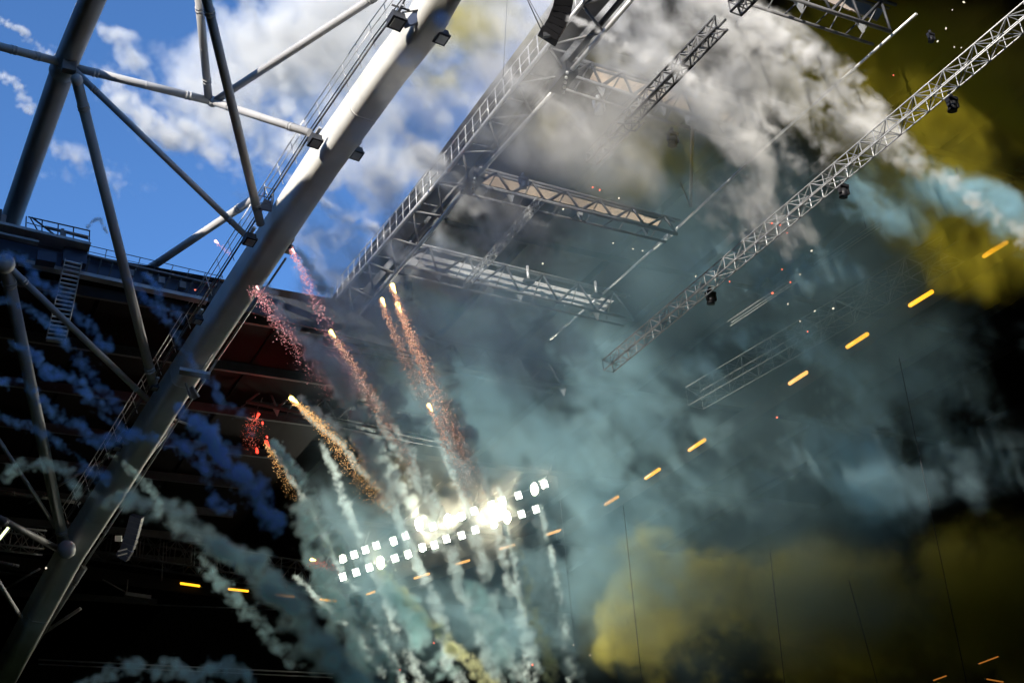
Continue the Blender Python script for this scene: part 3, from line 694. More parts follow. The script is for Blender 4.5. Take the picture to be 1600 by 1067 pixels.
# embers and sparks drifting
RED = [(1396, 118), (1206, 349), (1219, 352), (1230, 364), (1222, 421), (1235, 441), (1207, 458), (1262, 518), (1140, 440), (1214, 652), (305, 453), (832, 1038), (625, 1046), (678, 1004), (937, 297), (926, 293)]
RLAB = ['in olive smoke near the top right', 'on the long pale truss, left one of the pair', 'on the long pale truss, right one of the pair', 'just right of the long pale truss', 'on the thin rails, topmost of four', 'brightest one on the thin rails', 'on the thin rails, leftmost of four', 'below the thin rails in blue smoke', 'below the long pale truss near the black lamp', 'alone in teal smoke right of the amber row', 'on the far roof edge beside the girder', 'at the bottom edge left of the bright yellow smoke', 'at the bottom edge among the teal trails', 'dim one above the bottom edge among the teal trails', 'above the second sunlit truss, the right one of two', 'above the second sunlit truss, the left one of two']
WHT = [(880, 327), (958, 380), (989, 389), (1004, 392), (848, 412), (1302, 482), (1268, 392), (1250, 429), (1250, 502), (967, 310), (1231, 475), (1273, 486), (1488, 16), (1478, 45), (1465, 65), (1491, 74), (747, 83), (72, 887), (1087, 432), (1506, 4), (1502, 75), (896, 1007), (922, 1023)]
WLAB = ['hanging right under the second sunlit truss', 'on dark smoke, leftmost of three in a row', 'on dark smoke, middle of three in a row', 'on dark smoke, rightmost of three in a row', 'above the third roof truss', 'right of the thin rails', 'above the thin rails', 'on the thin rails beside a red one', 'below the thin rails above a red one', 'yellow one at the top of the second sunlit truss', 'faint one left of the thin rails', 'small one right of the thin rails', 'largest one in the top right corner', 'below the largest one in the top right corner', 'left one of three above the long truss at top right', 'middle one of three above the long truss at top right', 'between girder and walkway near the top', 'yellowish one on the lower end of the girder', 'at the lower left of the long pale truss', 'at the very top edge near the right corner', 'right one of three above the long truss at top right', 'on black left of the yellow smoke, the upper one', 'on black left of the yellow smoke, the lower one']
def ember_mesh(nm, m):
    me_o = MB().ball((0, 0, 0), .027, 6, 4, (1, .8, 1.3)); return me_o
pr = {}
for nm, pts, labs, m, word, grp in (('red', RED, RLAB, M_EMBR, 'tiny glowing red ember ', 'red embers drifting in the smoke'), ('white', WHT, WLAB, M_EMBW, 'tiny white spark ', 'white sparks drifting in the smoke')):
    for i, (p, lab) in enumerate(zip(pts, labs)):
        if nm not in pr:
            o = ember_mesh(nm, m).build('ember', m); pr[nm] = o
        else:
            o = pr[nm].copy(); COL.objects.link(o)
        o.location = at(*p, 42 + 3 * rnd.random()); o.rotation_euler = (rnd.random() * 3, rnd.random() * 3, 0)
        sc = .65 + .6 * rnd.random(); o.scale = (sc, sc, sc)
        tag(o, word + lab, 'ember', grp)

# ------------------------------------------------------------------ smoke
def smoke_mat(name, color, dens=1.0, aniso=-0.3):
    m = bpy.data.materials.new(name); m.use_nodes = True; nt = m.node_tree; nt.nodes.clear()
    out = nt.nodes.new('ShaderNodeOutputMaterial'); pv = nt.nodes.new('ShaderNodeVolumePrincipled'); nt.links.new(pv.outputs[0], out.inputs['Volume'])
    pv.inputs['Color'].default_value = (*color, 1); pv.inputs['Density'].default_value = dens; pv.inputs['Anisotropy'].default_value = aniso
    return m
def bspl(n, v, cell, off):
    """(n x L) cubic b-spline interpolation matrix"""
    x = np.arange(n) * v / cell + off; i = np.floor(x).astype(int); f = (x - i)
    Ln = i.max() + 4; W = np.zeros((n, Ln), np.float32); r = np.arange(n)
    W[r, i] = (1 - f) ** 3 / 6; W[r, i + 1] = (3 * f ** 3 - 6 * f ** 2 + 4) / 6
    W[r, i + 2] = (-3 * f ** 3 + 3 * f ** 2 + 3 * f + 1) / 6; W[r, i + 3] = f ** 3 / 6
    return W
def field(dims, v, cell, rg, st=1.0):
    Ws = [bspl(n, v, cell * (st if i == 0 else 1.0), rg.random()) for i, n in enumerate(dims)]
    L = rg.normal(0, 1, (Ws[0].shape[1], Ws[1].shape[1], Ws[2].shape[1])).astype(np.float32)
    T = np.tensordot(Ws[0], L, (1, 0)); T = np.tensordot(T, Ws[1], (1, 1)); T = np.tensordot(T, Ws[2], (1, 1))
    return T * 2.2                       # about unit variance
def fbm(dims, v, cell, octs, rg, gain=.55, billow=False, st=1.0):
    out = np.zeros(dims, np.float32); a = 1.0; tot = 0
    for k in range(octs):
        if cell < v * 1.3: break
        g = field(dims, v, cell, rg, st)
        out += a * ((np.abs(g) - .8) if billow else g); tot += a * a; a *= gain; cell *= .5
        st = 1 + (st - 1) * .6
    return out / math.sqrt(tot)
def sheared(F, dims, slope):
    """tilt the streaks of a field made on a taller grid"""
    if not slope: return F
    i = np.arange(dims[0])[:, None]; j = np.arange(dims[1])[None, :]
    jj = np.rint(j - slope * i + max(0, slope) * dims[0]).astype(int)
    return F[i, np.clip(jj, 0, F.shape[1] - 1), :]
def warp(F, dims, v, amt, cell, rg):
    idx = [np.arange(n)[tuple(None if j != i else slice(None) for j in range(3))] for i, n in enumerate(dims)]
    I = [np.clip(np.rint(idx[i] + field(dims, v, cell, rg) * amt / v).astype(np.int32), 0, dims[i] - 1) for i in range(3)]
    return F[I[0], I[1], I[2]]
def volume_obj(name, dens, v, mw, m, label, group=None):
    """dens: 3-D array; mw: matrix whose origin is the centre of voxel (0,0,0)"""
    dims = dens.shape
    g = np.stack(np.meshgrid(*[np.arange(n, dtype=np.float32) * v for n in dims], indexing='ij'), -1).reshape(-1, 3)
    me = bpy.data.meshes.new(name); me.vertices.add(len(g)); me.vertices.foreach_set('co', g.ravel())
    a = me.attributes.new('thickness', 'FLOAT', 'POINT'); a.data.foreach_set('value', dens.astype(np.float32).ravel())
    o = bpy.data.objects.new(name, me); COL.objects.link(o); o.matrix_world = mw
    ng = bpy.data.node_groups.new(name, 'GeometryNodeTree')
    ng.interface.new_socket('Geometry', in_out='INPUT', socket_type='NodeSocketGeometry'); ng.interface.new_socket('Geometry', in_out='OUTPUT', socket_type='NodeSocketGeometry')
    N = ng.nodes; K = ng.links.new
    gi = N.new('NodeGroupInput'); go = N.new('NodeGroupOutput'); vc = N.new('GeometryNodeVolumeCube')
    vc.inputs['Min'].default_value = (0, 0, 0); vc.inputs['Max'].default_value = [(n - 1) * v for n in dims]
    for k, n in zip('XYZ', dims): vc.inputs['Resolution ' + k].default_value = n
    pos = N.new('GeometryNodeInputPosition')
    ad = N.new('ShaderNodeVectorMath'); ad.operation = 'ADD'; K(pos.outputs[0], ad.inputs[0]); ad.inputs[1].default_value = (v * .5,) * 3
    dv = N.new('ShaderNodeVectorMath'); dv.operation = 'SCALE'; K(ad.outputs[0], dv.inputs[0]); dv.inputs['Scale'].default_value = 1 / v
    fl = N.new('ShaderNodeVectorMath'); fl.operation = 'FLOOR'; K(dv.outputs[0], fl.inputs[0])
    dot = N.new('ShaderNodeVectorMath'); dot.operation = 'DOT_PRODUCT'; K(fl.outputs[0], dot.inputs[0]); dot.inputs[1].default_value = (dims[1] * dims[2], dims[2], 1)
    si = N.new('GeometryNodeSampleIndex'); si.data_type = 'FLOAT'; si.domain = 'POINT'
    na = N.new('GeometryNodeInputNamedAttribute'); na.data_type = 'FLOAT'; na.inputs[0].default_value = 'thickness'
    K(gi.outputs[0], si.inputs['Geometry']); K(na.outputs[0], si.inputs['Value'])
    fi = N.new('FunctionNodeFloatToInt'); K(dot.outputs['Value'], fi.inputs[0]); K(fi.outputs[0], si.inputs['Index'])
    K(si.outputs[0], vc.inputs['Density'])
    sm = N.new('GeometryNodeSetMaterial'); sm.inputs['Material'].default_value = m
    K(vc.outputs[0], sm.inputs[0]); K(sm.outputs[0], go.inputs[0])
    md = o.modifiers.new('smoke', 'NODES'); md.node_group = ng
    me.materials.append(m)
    return tag(o, label, 'smoke', group, 'stuff')
FWD = -back
def cloud(label, m, D, thick, pxv, bbox, blobs, seed, k=1.0, cell=2.0, octs=6, amp=.5, bias=.26, base=.5, st=1.6, slope=.5, warp_amt=.5, bill=.3, zs_=1.0, gain=.68, name='smoke_cloud'):
    """a smoke cloud of soft blobs ((px, py, rx, ry, angle, depth offset, depth radius, amount)) torn by turbulence"""
    x0, y0, x1, y1 = bbox; s = D / 2000; v = s * pxv
    X0, X1, Y0, Y1 = (x0 - 800) * s, (x1 - 800) * s, (y0 - 533.5) * s, (y1 - 533.5) * s
    dims = (int((X1 - X0) / v), int((Y1 - Y0) / v), int(thick / v))
    zs = D - thick / 2 + np.arange(dims[2]) * v
    xs = X0 + np.arange(dims[0]) * v; ys = Y0 + np.arange(dims[1]) * v
    PX = (800 + 2000 * xs[:, None, None] / zs[None, None, :]).astype(np.float32); PY = (533.5 + 2000 * ys[None, :, None] / zs[None, None, :]).astype(np.float32)
    rg = np.random.default_rng(seed)
    env = np.zeros(dims, np.float32)
    for (bx, by, rx, ry, an, dz, rz, am) in blobs:
        a = math.radians(an); ca, sa = math.cos(a), math.sin(a)
        u = ((PX - bx) * ca + (PY - by) * sa) / rx; w = (-(PX - bx) * sa + (PY - by) * ca) / ry
        env += (am * np.exp(-(u * u + w * w)) * np.exp(-((zs - D - dz) / rz) ** 2)[None, None, :]).astype(np.float32)
    tall = (dims[0], dims[1] + int(abs(slope) * dims[0]) + 1, dims[2])
    n = sheared(fbm(tall, v, cell, octs, rg, gain, st=st), dims, slope)
    if warp_amt: n = warp(n, dims, v, warp_amt * cell * .35, cell * .5, rg)
    n2 = fbm(dims, v, cell * .4, 4, rg, .7, True)
    e = np.clip(env * 1.5, 0, 1.25)
    f = e * (base + amp * n + bill * n2) - bias
    d = np.clip(f * 2.0, 0, 1.7) ** 1.15 * k
    for ax in range(3):                # nothing may touch the faces of the grid
        sl_ = [slice(None)] * 3; sl_[ax] = 0; d[tuple(sl_)] = 0; sl_[ax] = -1; d[tuple(sl_)] = 0
    mw = Matrix((right, -up, FWD)).transposed().to_4x4()
    mw.translation = Vector(CAM) + right * float(xs[0]) - up * float(ys[0]) + FWD * float(zs[0])
    return volume_obj(name, d, v, mw, m, label)
def trail(label, m, path, dist, r0, r1, k=2.0, v=None, seed=0, dd=0.0, lump=.62, group='smoke trails left by the flares', gap=.0, fade=.45, name='smoke_trail'):
    P = [np.array(tuple(at(*p, dist + dd * i))) for i, p in enumerate(path)]
    P = np.array(P); a = P[-1] - P[0]; L = np.linalg.norm(a); a /= L
    n1 = np.cross(a, np.array(tuple(back))); n1 /= np.linalg.norm(n1); n2 = np.cross(a, n1)
    v = v or max(.05, r1 * .13)
    Q = (P - P[0]) @ np.stack([a, n1, n2], 1)
    rg = np.random.default_rng(seed + 100)
    seg = np.linalg.norm(np.diff(Q, axis=0), axis=1); cum = np.r_[0, np.cumsum(seg)]
    lo_, hi_ = Q.min(0) - r1 * 3, Q.max(0) + r1 * 3
    dims = tuple(int(x) for x in np.ceil((hi_ - lo_) / v))
    G = np.zeros(dims, np.float32)
    me_a = [rg.normal(0, 1, 64) for _ in range(2)]
    d = 0.0
    while d < cum[-1]:
        t = d / cum[-1]; r = r0 + (r1 - r0) * t ** .7
        i = min(np.searchsorted(cum, d, side='right') - 1, len(seg) - 1); c = Q[i] + (Q[i + 1] - Q[i]) * (d - cum[i]) / seg[i]
        w_ = d / (r1 * 3.2); w0 = int(w_) % 62; wf = w_ - int(w_); wf = wf * wf * (3 - 2 * wf)
        c = c + np.array([0, me_a[0][w0] * (1 - wf) + me_a[0][w0 + 1] * wf, me_a[1][w0] * (1 - wf) + me_a[1][w0 + 1] * wf]) * r * .45
        for _ in range(9):
            cc = c + rg.normal(0, lump, 3) * r; rad = max(r * (.3 + .75 * rg.random() ** 1.5), v * 1.8)
            i0 = np.maximum(((cc - rad - lo_) / v).astype(int), 0); i1 = np.minimum(((cc + rad - lo_) / v).astype(int) + 2, dims)
            if (i1 <= i0).any(): continue
            ax = [lo_[q] + np.arange(i0[q], i1[q]) * v - cc[q] for q in range(3)]
            rr_ = (ax[0][:, None, None] ** 2 + ax[1][None, :, None] ** 2 + ax[2][None, None, :] ** 2) / rad ** 2
            S = np.clip(1 - rr_, 0, 1) ** 2 * (1 - fade * t)
            G[i0[0]:i1[0], i0[1]:i1[1], i0[2]:i1[2]] += S * .30
        d += r * .3
    G = 1 - np.exp(-G)
    n = fbm(dims, v, max(r1 * 1.6, v * 4), 5, rg, .74); nb = fbm(dims, v, max(r1 * .8, v * 3), 4, rg, .7, True)
    D_ = np.clip(G * (1.35 + .6 * n + .4 * nb) - .22, 0, 1.1) * k * 2.2
    for ax in range(3):
        sl_ = [slice(None)] * 3; sl_[ax] = 0; D_[tuple(sl_)] = 0; sl_[ax] = -1; D_[tuple(sl_)] = 0
    mw = Matrix((Vector(a), Vector(n1), Vector(n2))).transposed().to_4x4()
    mw.translation = Vector(P[0] + lo_[0] * a + lo_[1] * n1 + lo_[2] * n2)
    return volume_obj(name, D_, v, mw, m, label, group)

S_WHITE = smoke_mat('white_smoke', (0.93, 0.93, 0.92))
S_BLUE = smoke_mat('blue_cast_smoke', (0.34, 0.64, 1.0))  # blue of the sky light put into the colour, likewise the other blues
S_PALE = smoke_mat('pale_blue_cast_smoke', (0.80, 0.90, 0.98))
S_DULL = smoke_mat('dull_teal_cast_smoke', (0.58, 0.71, 0.73))
S_TEAL = smoke_mat('teal_cast_smoke', (0.50, 0.80, 0.86))
S_GREY = smoke_mat('grey_teal_cast_smoke', (0.52, 0.77, 0.88), aniso=.15)  # teal from floodlights and grading put into the colour, likewise the other teals
S_YEL = smoke_mat('yellow_smoke', (0.56, 0.47, 0.04))
S_BLUT = smoke_mat('bright_blue_cast_smoke', (0.30, 0.60, 1.0))
S_TEAT = smoke_mat('bright_teal_cast_smoke', (0.66, 0.93, 0.96), aniso=.25)
S_TRL = smoke_mat('pale_trail_smoke', (0.80, 0.93, 0.95), aniso=.3)
S_YGR = smoke_mat('yellow_grey_smoke', (0.80, 0.80, 0.50), aniso=.3)
S_YEL2 = smoke_mat('olive_yellow_smoke', (0.68, 0.62, 0.13), aniso=.3)
S_GLOW = smoke_mat('thin_warm_smoke', (0.96, 0.93, 0.82), aniso=.1)

# white sunlit smoke over the girder and the upper middle
cloud('white sunlit smoke filling the sky between the tubes and the girder', S_WHITE, 60, 5, 3.2, (230, -60, 900, 560),
      [(480, 80, 130, 110, -20, 0, 1.5, .8), (620, 40, 130, 90, 0, .5, 1.5, .6), (350, 200, 110, 60, 30, 0, 1.5, .7), (430, 300, 90, 60, 0, .5, 1.5, .6), (540, 330, 120, 60, 20, 0, 1.5, .7), (640, 300, 100, 60, 30, 0, 1.5, .7), (700, 200, 110, 110, -40, 0, 1.5, .7), (800, 100, 120, 90, 0, .5, 1.5, .7), (560, 420, 120, 50, 10, 0, 1.5, .6), (270, 120, 90, 90, 0, 0, 1, .38), (380, 60, 80, 80, 0, 0, 1, .4)], 1, k=.72, cell=2.2, base=.66, amp=.45)
cloud('torn white wisps drifting across the blue sky at left', S_WHITE, 58, 3, 2.4, (-20, -20, 430, 350),
      [(190, 140, 60, 26, 35, 0, .8, .7), (230, 190, 90, 26, 20, 0, .8, .7), (300, 230, 90, 40, 20, .3, .8, .7), (60, 250, 60, 40, 10, 0, .8, .6), (150, 270, 80, 30, 20, 0, .8, .65), (190, 50, 26, 10, 20, 0, .8, .6), (360, 110, 60, 60, 0, 0, .8, .45), (200, 95, 40, 30, 0, 0, .8, .5), (80, 80, 30, 30, 0, 0, .8, .3)], 2, k=1.1, cell=1.2, amp=.6, st=2.2)
cloud('dense white smoke bank sweeping down from the top edge right of centre', S_WHITE, 46.5, 4, 2.4, (940, -60, 1480, 420),
      [(1120, 5, 120, 26, 25, 0, .9, .9), (1230, 75, 120, 32, 35, 0, .9, 1.1), (1330, 165, 100, 34, 38, 0, .9, 1.1), (1230, 190, 60, 50, 0, .4, .9, .8), (1170, 190, 40, 70, 0, .7, .9, .55), (1100, 50, 80, 40, 30, 0, .9, .5), (1390, 230, 60, 26, 40, 0, .9, .8), (1180, 300, 60, 40, 0, 0, .9, .55), (1280, 260, 60, 40, 20, 0, .9, .55), (1010, 120, 60, 50, 20, 0, .9, .35)], 3, k=1.0, cell=.9, amp=.6, bias=.33, slope=.65, st=2.4)
cloud('thin grey smoke veil across the walkway and the upper trusses', S_WHITE, 47, 5, 3, (560, -60, 1320, 560),
      [(900, 200, 160, 120, 0, 0, 1.6, .6), (760, 350, 130, 80, 0, 0, 1.6, .5), (940, 50, 190, 90, 0, 0, 1.6, .75), (1100, 150, 150, 130, 0, 0, 1.6, .75), (690, 420, 120, 60, 0, 0, 1.6, .6), (1100, 300, 110, 80, 0, 0, 1.6, .7), (1200, 360, 80, 60, 0, 0, 1.6, .6), (600, 330, 60, 50, 0, 0, 1.6, .6)], 4, k=.62, cell=1.5, amp=.6)
# yellow smoke
cloud('saturated yellow smoke in the upper right corner', S_YEL, 50, 5.5, 4, (1130, -80, 1700, 520),
      [(1390, 60, 120, 80, -10, 0, 2.2, .9), (1300, 60, 90, 90, 0, 0, 2.2, .8), (1550, 240, 120, 90, 20, 0, 2.2, 1.0), (1480, 170, 90, 70, 0, 0, 2.2, .8), (1350, 290, 90, 60, 0, 0, 2.2, .7), (1280, 170, 80, 60, 0, 0, 2.2, .7), (1600, 360, 100, 90, 0, 0, 2.2, .9), (1440, 350, 80, 50, 0, 0, 2.2, .6), (1560, 60, 110, 60, 0, 0, 2.2, .6), (1480, 420, 90, 60, 0, 0, 2.2, .5), (1400, 200, 120, 70, 20, 0, 2.2, .6)], 5, k=.26, cell=2.0, base=.58, amp=.42, bill=.2)
cloud('olive yellow smoke patches between the girder and the lighting truss', S_YEL, 51, 5, 4, (600, -60, 1180, 380),
      [(730, 40, 90, 60, -40, 0, 2, .8), (860, 190, 60, 50, 0, 0, 2, .5), (1030, 210, 90, 70, 0, -1, 2, .9), (1090, 60, 50, 40, 0, -1, 2, .5), (950, 100, 90, 40, 0, -1, 2, .7), (690, 110, 60, 50, 0, 0, 2, .6), (1000, 280, 100, 50, 0, -1, 2, .7), (820, 60, 60, 40, 0, 0, 2, .5)], 6, k=.26, cell=2, base=.6)
cloud('bright yellow green smoke rising at the bottom right of the floodlights', S_YEL2, 70, 7, 3.4, (900, 780, 1660, 1120),
      [(965, 940, 34, 40, 0, -1, 2, 1.2), (968, 1000, 34, 40, 0, -1, 2, 1.2), (1000, 880, 60, 60, 0, 0, 2, .9), (1080, 920, 120, 80, 0, 1, 2.5, .8), (1220, 930, 90, 70, 0, 1, 2.5, .8), (1190, 1040, 150, 70, 0, 0, 2.5, .8), (1420, 960, 170, 90, 0, 0, 2.5, .8), (1530, 870, 90, 60, 0, 0, 2.5, .8), (1580, 1000, 90, 70, 0, 0, 2.5, .7)], 7, k=.85, cell=2.2, base=.6, amp=.42, bill=.3, st=1, slope=0)
# teal and blue interior smoke
cloud('large teal smoke mass in the lower middle in front of the floodlights', S_GREY, 64, 9, 3.8, (430, 430, 1420, 1120),
      [(880, 600, 170, 120, 0, 0, 3, .8), (1010, 690, 150, 120, 20, 0, 3, .85), (780, 720, 150, 90, 0, 0, 3, .6), (960, 810, 130, 90, 0, 0, 3, .8), (1090, 770, 110, 80, 30, 0, 3, .8), (700, 620, 110, 90, 0, 0, 3, .6), (860, 910, 130, 100, 0, 0, 3, .75), (720, 980, 150, 80, 0, 0, 3, .7), (1120, 900, 120, 70, 0, 0, 3, .7), (1260, 780, 120, 120, 30, 0, 3, .6), (640, 830, 100, 60, -20, 0, 3, .5), (580, 960, 100, 70, 40, 0, 3, .6), (530, 800, 60, 90, -30, 0, 3, .5)], 8, k=.2, cell=2.2, base=.52, amp=.55)
cloud('pale teal smoke clump below the bright end of the amber row', S_GREY, 54, 6, 2.8, (1020, 420, 1540, 920),
      [(1290, 610, 90, 60, 10, 0, 1.6, .8), (1230, 560, 70, 50, 0, 0, 1.6, .8), (1170, 540, 70, 40, -20, 0, 1.6, .8), (1340, 680, 80, 60, 40, 0, 1.6, .7), (1250, 720, 90, 80, 0, 0, 1.6, .6), (1380, 790, 80, 80, 30, 0, 1.6, .6), (1110, 560, 60, 40, 0, 0, 1.6, .6)], 9, k=.5, cell=1.4, amp=.55)
cloud('pale blue smoke between the girder and the middle roof trusses', S_PALE, 50, 6, 3, (380, 280, 1020, 760),
      [(560, 400, 110, 60, 30, 0, 1.8, .7), (640, 480, 120, 80, 20, 0, 1.8, .8), (760, 500, 130, 80, 20, 0, 1.8, .8), (560, 560, 90, 70, 30, 0, 1.8, .6), (700, 400, 90, 50, 0, 0, 1.8, .7), (640, 640, 100, 60, 30, 0, 1.8, .6), (860, 570, 120, 70, 20, 0, 1.8, .8), (480, 480, 60, 50, 30, 0, 1.8, .5)], 10, k=.26, cell=1.6, base=.55, amp=.55)
cloud('teal wisps drifting down to the right edge above the amber row', S_GREY, 48, 3.4, 2.4, (1020, 200, 1660, 560),
      [(1440, 265, 80, 30, 25, 0, .8, .8), (1520, 310, 80, 30, 20, 0, .8, .8), (1590, 370, 60, 30, 30, 0, .8, .8), (1380, 330, 70, 40, 20, 0, .8, .65), (1320, 300, 50, 40, 0, 0, .8, .65), (1240, 400, 80, 60, 0, 0, .8, .42), (1180, 460, 80, 60, 0, 0, .8, .42), (1100, 400, 60, 50, 0, 0, .8, .36), (1580, 320, 60, 20, 20, 0, .8, .7), (1350, 430, 60, 50, 0, 0, .8, .4)], 11, k=1.0, cell=1.0, amp=.62, st=2.2)
cloud('thin dark teal smoke on the right side of the picture', S_GREY, 54, 6, 4, (1250, 400, 1680, 1000),
      [(1450, 600, 130, 100, 0, 0, 2.4, .6), (1400, 760, 100, 100, 0, 0, 2.4, .6), (1580, 500, 100, 80, 0, 0, 2.4, .6), (1520, 720, 110, 90, 0, 0, 2.4, .5)], 12, k=.25, cell=2.4, st=1)
cloud('thin smoke glowing yellow around the floodlight bank', S_GLOW, 82, 5, 4, (440, 600, 960, 960),
      [(600, 830, 80, 90, -20, 0, 2, .8), (700, 800, 90, 100, -20, 0, 2, .9), (820, 760, 70, 110, -10, 0, 2, .9), (640, 740, 60, 90, -20, 0, 2, .6)], 14, k=.06, cell=2, base=.6, slope=0, st=1)
cloud('broad thin pale haze hanging under the roof from the centre to the right', S_GREY, 57, 12, 9, (360, 120, 1700, 1130),
      [(800, 560, 300, 240, 20, 0, 5, .9), (1050, 700, 300, 240, 20, 0, 5, .9), (1250, 450, 260, 220, 20, 0, 5, .7), (1050, 300, 240, 160, 0, 0, 5, .6), (900, 900, 260, 180, 0, 0, 5, .8), (1350, 850, 220, 180, 0, 0, 5, .5)], 13, k=.05, cell=5, octs=4, base=.7, amp=.4, bill=.1, st=1, slope=0)

# smoke trails
T = trail
T('blue smoke trail curling from the left edge over the ladder', S_BLUT, ((-15, 405), (35, 408), (62, 440), (95, 455), (110, 490), (140, 505), (165, 530), (172, 548)), 47, .13, .26, 3, seed=1)
T('blue smoke trail crossing the upper steep brace at left', S_BLUT, ((15, 532), (60, 548), (80, 586), (108, 590), (135, 622), (165, 640), (195, 670)), 50, .15, .30, 2.6, seed=2)
T('blue smoke trail from the left edge down to the girder', S_BLUT, ((-10, 590), (40, 606), (72, 625), (88, 655), (130, 670), (165, 690), (215, 685), (260, 690), (300, 720), (330, 770), (365, 805)), 50, .15, .34, 2.6, seed=3)
T('short teal smoke trail across the thick brace at lower left', S_TEAT, ((5, 745), (30, 725), (65, 724), (108, 738), (122, 762), (132, 785)), 50, .2, .28, 2.6, seed=4)
T('thick teal smoke trail starting on the girder and running to the bottom', S_TEAT, ((140, 785), (190, 775), (245, 792), (290, 800), (330, 825), (375, 855), (410, 895), (440, 930), (480, 985), (530, 1035), (590, 1080)), 50, .24, .8, 1.8, seed=5, dd=.3)
T('teal smoke trail between the girder and the red flares', S_BLUT, ((275, 632), (320, 668), (345, 700), (370, 735), (400, 760), (425, 800), (440, 825)), 52, .3, .5, 3.3, seed=6)
T('lumpy teal smoke along the bottom edge at left', S_TEAT, ((120, 1072), (185, 1052), (225, 1055), (280, 1042), (320, 1050), (365, 1052), (400, 1066)), 46, .28, .4, 3, seed=7)
T('blue wisp hanging below the roof edge beside the girder', S_BLUT, ((228, 424), (248, 452), (262, 480), (290, 500)), 50, .1, .22, 2, seed=8)
T('white smoke trail ending at the top left tube joint', S_WHITE, ((-10, 22), (15, 38), (38, 48), (45, 66), (70, 82), (105, 98)), 60, .12, .2, 2.6, seed=9)
T('white smoke trail left of the thick tube', S_WHITE, ((-12, 112), (15, 122), (35, 138), (45, 162), (62, 178), (75, 200)), 60, .14, .3, 2.2, seed=10)
T('tiny bright white curl of smoke beside the steep brace', S_WHITE, ((136, 356), (148, 344), (156, 341), (160, 352), (168, 363)), 50, .06, .08, 5, v=.04, seed=11, lump=.3)
T('crisp white smoke trail passing the curved black speaker', S_WHITE, ((885, 30), (925, 42), (960, 62), (1000, 85), (1035, 98), (1070, 112), (1115, 132)), 43, .08, .3, 3.2, seed=12)
T('white smoke trail down the middle of the dense smoke bank', S_WHITE, ((1140, 0), (1175, 25), (1215, 62), (1260, 95), (1300, 120), (1345, 150)), 44, .3, .5, 2.6, seed=13)
T('smoke tail of the highest orange flare', S_TRL, ((622, 446), (662, 520), (700, 600), (726, 665), (748, 725)), 45.1, .08, .55, 2.1, seed=14, dd=.6)
T('smoke tail of the orange flare left of the close pair', S_TRL, ((604, 466), (645, 560), (680, 640), (712, 700)), 46.5, .1, .5, 1.65, seed=15, dd=.6)
T('smoke tail of the yellow flare left of centre', S_TRL, ((528, 522), (575, 580), (620, 650), (650, 690)), 47.5, .1, .55, 1.65, seed=16, dd=.6)
T('smoke tail curving away from the thick golden spark trail', S_TRL, ((468, 622), (540, 678), (590, 730), (625, 785)), 54.0, .1, .5, 1.95, seed=17, dd=.6)
T('smoke tail of the pink trail under the girder', S_TRL, ((462, 392), (500, 440), (530, 490), (570, 540), (612, 610), (645, 680)), 48.5, .12, .5, 2.1, seed=18, dd=.5)
T('smoke tail of the pink trail behind the girder', S_TRL, ((408, 448), (442, 490), (475, 525), (510, 560), (540, 620), (575, 680), (605, 740), (630, 800)), 51.0, .2, .6, 2.25, seed=19, dd=.5)
T('blue smoke streak between the two pink trails', S_TRL, ((480, 540), (520, 570), (560, 600), (590, 630), (600, 680)), 49.0, .3, .6, 1.8, seed=20)
T('teal smoke tail below the red flares', S_TEAT, ((425, 690), (462, 745), (488, 795), (515, 850), (545, 905), (580, 965), (620, 1040), (640, 1075)), 54.0, .12, .6, 2.55, seed=21, dd=.4)
T('teal smoke trail left of the leftmost floodlights', S_TEAT, ((455, 790), (480, 850), (510, 910), (540, 970), (575, 1010), (600, 1070)), 60, .4, .8, 1.8, seed=22)
T('yellowish smoke trail arching down from the floodlights', S_YGR, ((590, 890), (625, 925), (660, 950), (690, 985), (720, 1015), (755, 1050), (775, 1080)), 66, .22, .45, 2.2, seed=23)
T('teal smoke trail under the middle of the floodlights', S_TEAT, ((600, 905), (635, 960), (660, 1005), (690, 1075)), 66, .5, .8, 1.8, seed=24)
T('yellowish smoke streak under the right floodlights', S_YGR, ((790, 850), (815, 910), (832, 960), (848, 1010), (862, 1075)), 62, .25, .5, 1.4, seed=25)
T('pale smoke streak at the right end of the floodlights', S_TRL, ((838, 800), (855, 880), (872, 950), (890, 1075)), 60, .3, .6, 1.2, seed=26)
T('teal smoke trail right of the yellowish arch', S_TEAT, ((690, 880), (735, 940), (775, 1000), (810, 1075)), 64, .4, .8, 1.65, seed=27)

FAN = [(((640, 700), (668, 780), (700, 870), (735, 960), (775, 1075)), 'pale smoke streak crossing the dazzling lamp in the middle of the bank'), (((700, 690), (725, 780), (750, 880), (782, 980), (815, 1075)), 'pale smoke streak just right of the middle of the floodlights'),
       (((575, 700), (610, 770), (640, 850), (668, 930), (700, 1010), (725, 1075)), 'pale smoke streak crossing the left third of the floodlights'), (((760, 770), (782, 850), (806, 940), (830, 1020), (846, 1075)), 'pale smoke streak crossing the right third of the floodlights'),
       (((500, 690), (530, 760), (560, 830), (590, 900), (625, 980), (665, 1075)), 'pale smoke streak left of the floodlights fanning to the bottom edge'), (((540, 620), (580, 690), (612, 745), (650, 800), (690, 850)), 'pale smoke streak between the golden and the yellow flares')]
for i, (p, lab) in enumerate(FAN):
    T(lab, S_TRL, p, 64 + 1.2 * i, .16, .46, 1.3, seed=40 + i, dd=.4)

